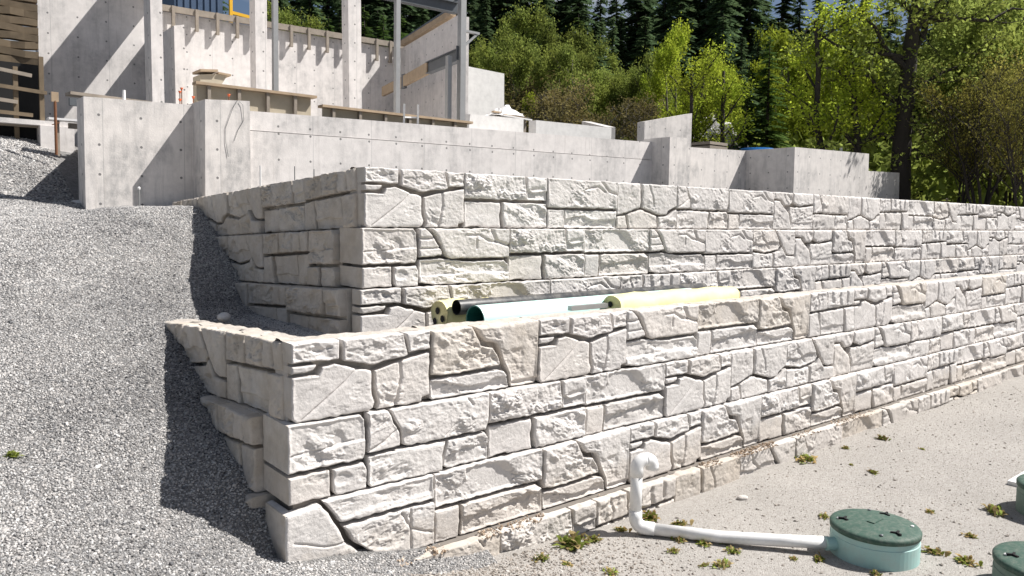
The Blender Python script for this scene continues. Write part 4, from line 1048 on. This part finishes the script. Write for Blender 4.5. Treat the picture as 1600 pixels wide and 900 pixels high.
# ------------------------------------------------------------------ trees
def leaf_quads(c, size, r_, nrm=None):
    """numpy: centres (n,3), sizes (n) -> diamond leaves"""
    n = len(c); a = r_.normal(size=(n, 3)); a /= np.linalg.norm(a, axis=1)[:, None]
    b = r_.normal(size=(n, 3)); b -= a * (a * b).sum(1)[:, None]; b /= np.linalg.norm(b, axis=1)[:, None]
    s = size[:, None]
    v = np.stack([c - a*s, c + b*s*.55, c + a*s, c - b*s*.55], 1).reshape(-1, 3)
    f = np.arange(4*n).reshape(n, 4)
    return v, f
def np_mesh(name, v, f, mat):
    me = bpy.data.meshes.new(name); n = len(f)
    me.vertices.add(len(v)); me.vertices.foreach_set('co', v.astype(np.float32).ravel())
    me.loops.add(4*n); me.loops.foreach_set('vertex_index', f.astype(np.int32).ravel())
    me.polygons.add(n); me.polygons.foreach_set('loop_start', np.arange(0, 4*n, 4, dtype=np.int32)); me.polygons.foreach_set('loop_total', np.full(n, 4, np.int32))
    me.update(); me.validate(); me.materials.append(mat)
    return me
def conifer(seed, n_br, mat, drop=.35, width=.17, fs=.055):
    """unit height tree"""
    r_ = np.random.default_rng(seed); tr = MB().tube([(0,0,0),(r_.normal(0,.004),0,.5),(0,0,1)], [.016,.010,.001], 7, False)
    cs = []; sz = []
    V = []; F = []; nb = 0
    for i in range(n_br):
        h = .06 + .93 * (i / n_br) ** .9; th = r_.uniform(0, 6.283); L_ = width * (1 - h) ** .8 * r_.uniform(.7, 1.15) + .008
        d = np.array([math.cos(th), math.sin(th), 0]); k = max(3, int(L_ / .011))
        for j in range(k):
            t_ = (j + .6) / k; q = np.array([0, 0, h]) + d * L_ * t_ + np.array([0, 0, -drop * L_ * t_ ** 1.5 + .10 * L_ * t_])
            s_ = fs * (.30 + .35 * (1 - t_)) * (.5 + .6 * (1 - h)) * r_.uniform(.7, 1.3)
            for sg in (-1, 1):
                sd2 = np.array([-d[1], d[0], 0]) * sg; tip = q + (d * .55 + sd2 * .8) * s_ + np.array([0, 0, -.35 * s_ + r_.normal(0, .15) * s_])
                V += [q - d * s_ * .15, q + d * s_ * .3, tip, q + sd2 * s_ * .3 - d * s_ * .2 + np.array([0, 0, -.2 * s_])]
                F.append((nb, nb+1, nb+2, nb+3)); nb += 4
    return mesh('trunk', tr.v, tr.f, True), np_mesh('crown', np.array(V), np.array(F), mat)
def broadleaf(seed, mat, n_leaf, ls, spread=.26, stems=1, clear=.12, bark=None, twig=.0016, up=.75):
    r_ = random.Random(seed); rn = np.random.default_rng(seed); b_ = MB(); tips = []
    def grow(p0, d, ln, rad, lv):
        pts = [p0]; q = p0.copy(); dd = d.copy(); n = 4
        for i in range(n):
            dd = (dd + Vector((r_.gauss(0,.14), r_.gauss(0,.14), r_.gauss(.04,.08)))).normalized(); q = q + dd * ln / n; pts.append(q.copy())
        b_.tube(pts, [rad*(1-.55*i/n) for i in range(n+1)], 6 if lv < 2 else 4, False)
        if lv >= 1: tips.extend(pts[1:] if lv > 1 else pts[2:])
        if lv < 3:
            for k in range({0: 9, 1: 4, 2: 3}[lv]):
                t_ = r_.uniform(.25 if lv else .22, 1.0); i = min(n - 1, int(t_ * n)); s_ = pts[i].lerp(pts[i+1], t_*n - i)
                a = r_.uniform(0, 6.283); sd2 = Vector((math.cos(a), math.sin(a), r_.uniform(.15, up)))
                nd = (dd * .55 + sd2 * .85).normalized(); l2 = ln * r_.uniform(.35, .55) * (1 if lv else (1.15 - .6 * t_)) * (spread / .26)
                grow(s_, nd, l2, max(twig, rad * (1 - .55 * t_) * .5), lv + 1)
    for s in range(stems):
        a = r_.uniform(0, 6.283); o_ = Vector((math.cos(a), math.sin(a), 0)) * (.03 if stems > 1 else 0)
        lean = Vector((math.cos(a) * (.22 if stems > 1 else .04), math.sin(a) * (.22 if stems > 1 else .04), 1)).normalized()
        grow(o_, lean, r_.uniform(.74, .86) if stems == 1 else r_.uniform(.5, .75), .016 if stems == 1 else .010, 0)
    T_ = np.array([tuple(q) for q in tips]); T_ = T_[T_[:, 2] > clear]; T_ = T_[rn.random(len(T_)) < .5]
    c = T_[rn.integers(0, len(T_), n_leaf)] + rn.normal(0, .026, (n_leaf, 3))
    v, f = leaf_quads(c, ls * rn.uniform(.6, 1.4, n_leaf), rn)
    zt = max(v[:, 2].max(), .5)
    tm = mesh('trunk', [tuple(Vector(q) / zt) for q in b_.v], b_.f, True)
    return tm, np_mesh('crown', v / zt, f, mat)
PROTO = {
 'con': [conifer(s, 200, M_con, .45, .19, .085) for s in (1, 2, 3)],
 'midcon': [conifer(s, 150, M_midcon, .3, .24, .075) for s in (4, 5)],
 'olive': [broadleaf(s, M_olive, 9000, .0085, .25) for s in (6, 7, 8)],
 'bright': [broadleaf(s, M_bright, 6500, .0095, .22, 1) for s in (9, 10, 11)],
 'brown': [broadleaf(s, M_brown, 6000, .009, .28, 5, .05) for s in (12, 13)],
 'rust': [broadleaf(s, M_rusty, 6500, .0080, .28, 6, .03) for s in (14, 15)],
 'sparse': [broadleaf(s, M_bright, 3200, .007, .16, 1) for s in (16, 17)],
}
for k, l_ in PROTO.items():
    for a, b_ in l_: a.materials.append(M_bark if k in ('con', 'midcon', 'rust', 'sparse') else M_bark2)
TREES = [(20.6,77.6,16.5,'con'),(22.2,72.8,16.6,'con'),(26.4,77.0,17.1,'con'),(29.6,68.3,19.5,'con'),(30.3,65.1,17.3,'con'),(35.0,70.4,22.0,'con'),(41.7,78.2,20.2,'con'),(42.7,74.7,23.4,'con'),(44.0,72.4,21.1,'con'),(40.1,61.4,21.2,'con'),(45.3,65.2,19.5,'con'),(44.0,59.6,20.9,'con'),(44.4,56.4,19.2,'con'),(45.3,54.1,21.4,'con'),(48.3,54.2,18.8,'con'),(59.7,63.9,24.3,'con'),(60.1,60.6,20.2,'con'),(61.4,59.2,22.3,'con'),(62.6,57.6,17.8,'con'),(54.8,47.9,16.0,'con'),(58.0,48.6,19.4,'con'),(64.4,51.6,19.2,'con'),(67.7,52.0,23.6,'con'),(71.3,52.1,21.3,'con'),(73.5,51.2,25.1,'con'),(61.4,39.9,19.2,'con'),(72.0,44.8,19.6,'con'),(74.5,44.2,17.2,'con'),(73.2,41.0,18.0,'con'),(68.4,36.1,15.3,'con'),(75.7,38.1,18.5,'con'),(70.0,32.5,14.8,'con'),(88.3,39.5,16.7,'con'),(89.3,37.0,17.3,'con'),(84.8,32.2,15.4,'con'),(81.7,28.4,17.3,'con'),(97.2,32.0,22.8,'con'),(92.0,27.5,22.6,'con'),(101.5,27.7,22.7,'con'),(24.3,53.2,12.1,'con'),(25.4,48.7,12.2,'con'),(27.2,46.2,11.4,'con'),(30.6,45.3,12.2,'con'),(33.5,41.2,12.5,'con'),(38.1,34.3,10.6,'con'),(41.8,32.8,11.3,'con'),(46.9,33.9,11.5,'con'),(44.4,27.9,11.0,'con'),(45.4,27.0,9.7,'con'),(51.4,28.2,10.9,'con'),
(23.3,29.3,7.7,'olive'),(25.6,30.0,7.7,'olive'),(26.4,28.8,8.5,'olive'),(26.6,27.3,8.9,'olive'),(31.0,30.4,8.8,'olive'),(28.3,24.1,6.7,'olive'),(30.5,24.5,6.2,'olive'),(30.1,22.6,5.7,'olive'),(33.7,24.2,7.0,'olive'),(21.3,31.0,8.9,'olive'),(16.0,36.2,8.7,'olive'),(28.4,26.1,9.0,'midcon'),(28.9,25.5,7.6,'midcon'),(21.3,25.5,5.3,'brown'),(21.5,23.5,4.6,'brown'),(23.2,23.1,5.4,'brown'),(24.8,23.2,5.2,'brown'),(25.5,19.3,4.3,'brown'),(25.6,16.8,5.9,'bright'),(27.2,16.9,6.9,'bright'),(30.6,18.2,6.8,'bright'),(32.6,15.4,6.6,'bright'),(31.3,13.5,6.7,'bright'),(32.6,13.1,6.1,'bright'),(32.5,12.0,6.4,'bright'),(34.9,12.2,5.8,'bright'),(20.4,20.8,4.4,'bright'),(27.7,20.0,4.5,'bright'),(23.9,11.2,6.1,'midcon'),(23.2,11.6,4.9,'midcon'),(23.6,8.9,6.9,'sparse'),(20.1,11.4,5.8,'sparse'),(20.7,10.9,5.2,'sparse'),(19.5,11.9,4.8,'sparse'),(24.9,7.8,6.5,'sparse'),(26.1,5.1,5.1,'rust'),(25.7,4.3,5.8,'rust'),(27.4,4.1,6.4,'rust'),(23.5,2.4,5.2,'rust'),(30.7,8.5,7.5,'olive'),(34.6,8.9,8.6,'olive'),(34.7,7.8,8.7,'olive'),(34.0,6.5,8.2,'olive'),(35.6,10.6,6.0,'con'),(36.6,9.9,7.2,'con'),(37.5,9.1,6.0,'con'),(38.4,8.3,6.7,'con'),(39.4,7.5,6.4,'con'),
(23.7,57.4,15.6,'con'),(25.9,60.3,15.0,'con'),(27.1,60.0,15.0,'con'),(27.2,57.6,15.7,'con'),(30.0,59.9,16.1,'con'),(28.0,53.6,16.7,'con'),(31.5,56.9,16.6,'con'),(33.0,57.7,15.9,'con'),(33.6,56.4,18.3,'con'),(31.4,50.2,14.8,'con'),(33.3,51.4,16.8,'con'),(37.6,55.7,16.2,'con'),(35.5,50.6,14.9,'con'),(36.8,50.4,16.4,'con'),(38.7,50.9,15.3,'con'),(41.9,52.5,18.9,'con'),(37.4,45.4,16.7,'con'),(38.3,44.6,15.6,'con'),(41.8,46.1,16.5,'con'),(40.4,42.9,16.1,'con'),(44.6,46.3,16.6,'con'),(45.1,45.0,15.2,'con'),(44.1,42.2,15.8,'con'),(44.2,39.8,11.9,'con'),(45.9,39.9,12.4,'con'),(47.4,40.4,12.7,'con'),(51.8,42.4,16.8,'con'),(53.5,42.5,19.2,'con'),(50.7,38.4,16.3,'con'),(48.5,35.0,14.2,'con'),(52.8,37.1,15.7,'con'),(52.9,35.7,17.5,'con'),(52.0,33.5,17.4,'con'),(58.4,37.0,16.5,'con'),(59.0,35.5,16.3,'con'),(51.3,29.5,11.0,'con'),(53.4,29.8,12.1,'con'),(58.1,31.5,12.6,'con'),(54.5,28.2,11.0,'con'),(55.3,27.5,11.4,'con'),(54.5,26.0,10.8,'con'),(56.0,25.8,12.3,'con'),(62.4,28.1,13.1,'con'),(48.5,20.6,8.2,'con'),(46.6,18.7,10.2,'con'),(42.9,16.0,9.1,'con'),(46.3,16.6,8.6,'con'),(51.9,18.1,9.9,'con'),(45.6,14.5,8.4,'con'),(46.4,14.1,11.0,'con'),(50.7,14.8,10.5,'con'),(47.1,12.7,10.2,'con'),(53.5,14.1,10.6,'con'),(51.3,12.4,9.9,'con'),(50.1,11.2,10.0,'con'),(17.7,42.4,9.2,'midcon'),(17.9,40.2,9.8,'midcon'),(17.5,36.9,8.9,'midcon'),(18.6,36.9,9.0,'midcon'),(19.2,35.7,8.7,'midcon'),(20.4,35.9,9.7,'midcon'),(21.1,34.9,9.2,'midcon'),(23.1,36.3,9.7,'midcon'),(20.7,25.5,6.0,'olive'),(22.4,26.2,6.5,'olive'),(24.5,27.5,7.2,'olive'),(23.9,25.3,7.4,'olive'),(26.2,26.1,8.1,'olive'),(23.9,21.9,6.6,'olive'),(28.0,24.9,6.6,'olive'),(28.4,23.8,6.2,'olive'),(27.6,22.1,5.2,'olive'),(28.3,21.5,6.0,'olive'),(29.1,20.9,5.9,'olive'),(28.5,18.6,6.5,'bright'),(25.7,15.4,6.2,'bright'),(28.9,16.5,5.9,'bright'),(31.1,14.0,6.6,'bright'),(30.9,12.6,6.3,'bright'),(33.8,13.1,6.9,'bright'),(19.0,23.1,4.1,'brown'),(20.3,21.1,4.7,'brown'),(21.4,20.3,4.4,'brown'),(22.6,19.8,4.2,'brown'),(22.2,17.9,4.1,'brown')]
TXT = {'con': ('conifer', 'dark conifer in the forest behind the site', 'dark forest conifers'), 'midcon': ('young_conifer', 'fresh green young conifer behind the concrete walls', 'young conifers'),
 'olive': ('broadleaf_tree', 'olive green broadleaf tree behind the site', 'olive broadleaf trees'), 'bright': ('broadleaf_tree', 'bright yellow green spring tree behind the concrete walls', 'bright spring trees'),
 'brown': ('shrub', 'brownish budding shrub behind the white parapets', 'brownish shrubs'), 'rust': ('shrub', 'ochre leaved shrub at the right edge', 'ochre shrubs'),
 'sparse': ('sapling', 'thin sparse tree in front of the bright trees', 'thin saplings')}
kc = {}
for i, (x, y, h, k) in enumerate(sorted(TREES, key=lambda q: px_of(q[0], q[1], 5))):
    nm, lb, gp = TXT[k]; pxx = px_of(x, y, 5)
    if k in ('con', 'midcon'):
        dq = (x - CAM.x) * FH[0] + (y - CAM.y) * FH[1]
        row = 'front row' if dq < 50 else ('second row' if dq < 60 else ('third row' if dq < 72 else 'hindmost row'))
        zone = 'above the rear wall' if pxx < -.06 else ('above the olive trees' if pxx < .2 else ('above the bright trees' if pxx < .42 else 'behind the big dark tree'))
        lb = lb.replace(' in the forest behind the site', '').replace(' behind the concrete walls', '') + ' ' + zone + ', ' + row
    key = lb; c_ = kc[key] = kc.get(key, 0) + 1
    z = float(z_hill(np.array(x), np.array(y))) - .1
    t = empty(nm, (x, y, z), lb + ', ' + ordi(c_-1) + ' from the left', 'shrub' if nm == 'shrub' else 'tree', gp)
    tm, cm = PROTO[k][i % len(PROTO[k])]
    h *= {'bright': 1.14, 'olive': 1.06, 'rust': .92}.get(k, 1.05 if h < 18 else 1.0)
    if k in ('olive', 'bright', 'brown'): h *= random.uniform(.82, 1.2)
    if k == 'con' and h > 14: h *= random.uniform(1.02, 1.28)
    wd = h * ({'con': 1.0 if h > 13 else 1.35, 'olive': .8, 'bright': .66, 'rust': .8}.get(k, 1.1)) * random.uniform(.85, 1.15)
    t.scale = (wd, wd, h); t.rotation_euler = (0, 0, i * 2.4)
    link('trunk', tm, t); link('crown', cm, t)
# the big dark tree at the right
bt_ = empty('big_tree', (25.6, 6.9, 3.0), 'big dark trunked tree with spreading limbs at the right, behind the stepped wall', 'tree')
bt_.scale = (1.13,) * 3
b_ = MB(); r_ = random.Random(3); tips = []
trunk = [(0,0,0),(.05,.02,1.2),(.10,.05,2.6),(.15,.0,4.0),(.28,.02,5.4),(.45,-.05,6.8),(.6,-.1,9.0)]
b_.tube(trunk, [.36,.30,.27,.25,.21,.16,.05], 12, False)
limbs = [((.28,.02,5.2),(1.4,-.5,7.2),.15),((.2,.0,4.6),(-1.4,.8,6.4),.11),((.15,0,4.0),(1.9,-1.2,5.0),.10),((.15,0,3.6),(-2.2,1.5,4.7),.08),((.1,.05,2.6),(-1.7,1.3,2.3),.08),((.1,.05,2.9),(1.7,-1.6,3.3),.07),((.4,0,6.2),(2.9,-1.7,8.0),.12),((.4,0,6.4),(-1.2,1.2,8.2),.10),((.08,.0,2.0),(1.2,-1.3,2.0),.05),((.2,0,5.0),(-2.6,2.0,5.6),.08),((.35,0,6.0),(3.4,-2.2,6.6),.10),((.3,0,5.6),(-.3,-1.6,7.2),.08)]
for a, e_, rd in limbs:
    a = Vector(a); e_ = Vector(e_); pts = [a.lerp(e_, k/6) + Vector((r_.gauss(0,.07), r_.gauss(0,.07), r_.gauss(0,.09)))*(k > 0) for k in range(7)]
    b_.tube(pts, [rd*(1-.8*k/6) for k in range(7)], 7, False); tips += pts[2:]
    for j in range(9):
        q = pts[r_.randint(1, 6)]; d = Vector((r_.gauss(0,1), r_.gauss(0,1), r_.gauss(.2,.6))).normalized()*r_.uniform(.5,1.4)
        p2_ = [q, q+d*.5+Vector((0,0,r_.gauss(0,.08))), q+d]; b_.tube(p2_, [rd*.25+.008,.014,.005], 5, False); tips += p2_[1:]
        for jj in range(3):
            d2 = Vector((r_.gauss(0,1), r_.gauss(0,1), r_.gauss(0,.5))).normalized()*r_.uniform(.3,.7); q2 = p2_[r_.randint(1,2)]
            b_.tube([q2, q2+d2], [.009,.003], 4, False); tips += [q2+d2*.5, q2+d2]
b_.build('trunk', M_bark, bt_, True)
T_ = np.array([tuple(q) for q in tips]); rn = np.random.default_rng(5)
c = T_[rn.integers(0, len(T_), 9000)] + rn.normal(0, .16, (9000, 3)); v, f = leaf_quads(c, .075*rn.uniform(.5,1.4,9000), rn)
link('crown', np_mesh('crown', v, f, M_olive), bt_)
# undergrowth filling the forest floor
rn = np.random.default_rng(12); N_ = 70000
dd = 24 + 60 * rn.random(N_) ** 1.6; lat = rn.uniform(-.72, .78, N_) * dd
X = CAM.x + FH[0]*dd + FH[1]*lat; Y = CAM.y + FH[1]*dd - FH[0]*lat
k = ((X > 26) | (Y > 18.5)) & ~((X < 14) & (Y < 17)); X = X[k]; Y = Y[k]; dk = dd[k]
hh = 1.0 + 2.6 * np.clip(fbm(X*.35, Y*.35, 31, 3) + .5, 0, 1)
c = np.c_[X, Y, z_hill(X, Y) + hh * rn.random(len(X))]
v, f = leaf_quads(c, (.10 + .0035*dk) * rn.uniform(.6, 1.5, len(X)), rn)
tag(link('undergrowth', np_mesh('undergrowth', v, f, M_olive)), 'tangled green undergrowth covering the forest floor', 'undergrowth', kind='stuff')
# white boulders glimpsed between the trunks
def z_mound(x, y): return 2.4 + 4.5 * np.exp(-((x - 23.2) ** 2 + (y - 13.6) ** 2) / 2.6 ** 2) + .15 * fbm(x * 2, y * 2, 8, 3)
tag(sheet('spoil_mound', np.arange(18.5, 28.2, .3), np.arange(9.8, 18, .3), z_mound, M_gravbed), 'pale spoil mound behind the short concrete fin', 'mound', kind='structure')
_bm2 = []
for sd2 in range(5):
    r_ = random.Random(70 + sd2); pl = []
    for k in range(11):
        nv = Vector((r_.gauss(0, 1), r_.gauss(0, 1), r_.gauss(0, 1))).normalized(); pl.append((nv, r_.uniform(.62, .92)))
    v = []; f = []; n = 10; m = 16
    for i in range(n + 1):
        ph = math.pi * i / n - math.pi / 2
        for k in range(m):
            th = 2 * math.pi * k / m; d = Vector((math.cos(ph) * math.cos(th), math.cos(ph) * math.sin(th), math.sin(ph))); q = 1.0
            for nv, ds in pl:
                c_ = d.dot(nv)
                if c_ > .05: q = min(q, ds / c_)
            v.append(d * q)
    for i in range(n):
        for k in range(m): f.append((i*m+k, i*m+(k+1) % m, (i+1)*m+(k+1) % m, (i+1)*m+k))
    me = mesh('boulder', v, f); me.materials.append(M_rock); _bm2.append(me)
for i in range(27):
    c_ = i % 9; rw = i // 9; la_ = -1.45 + c_ * .36 + random.uniform(-.1, .1); de_ = -1.75 + rw * .60 + random.uniform(-.15, .15)
    x = 23.2 + FH[1] * la_ + FH[0] * de_; y = 13.6 - FH[0] * la_ + FH[1] * de_; z = float(z_mound(np.array(x), np.array(y))) + .04
    o = link('boulder', _bm2[i % 5]); o.location = (x, y, z); q = random.uniform(.18, .36); o.scale = (q * 1.25, q, q * .75); o.rotation_euler = (i, i * 1.3, i * 2.1)
    tag(o, 'pale broken boulder on the spoil mound, ' + ['lowest', 'middle', 'top'][rw] + ' row, ' + ordn[c_] + ' from the left', 'boulder', 'pale boulder heap')
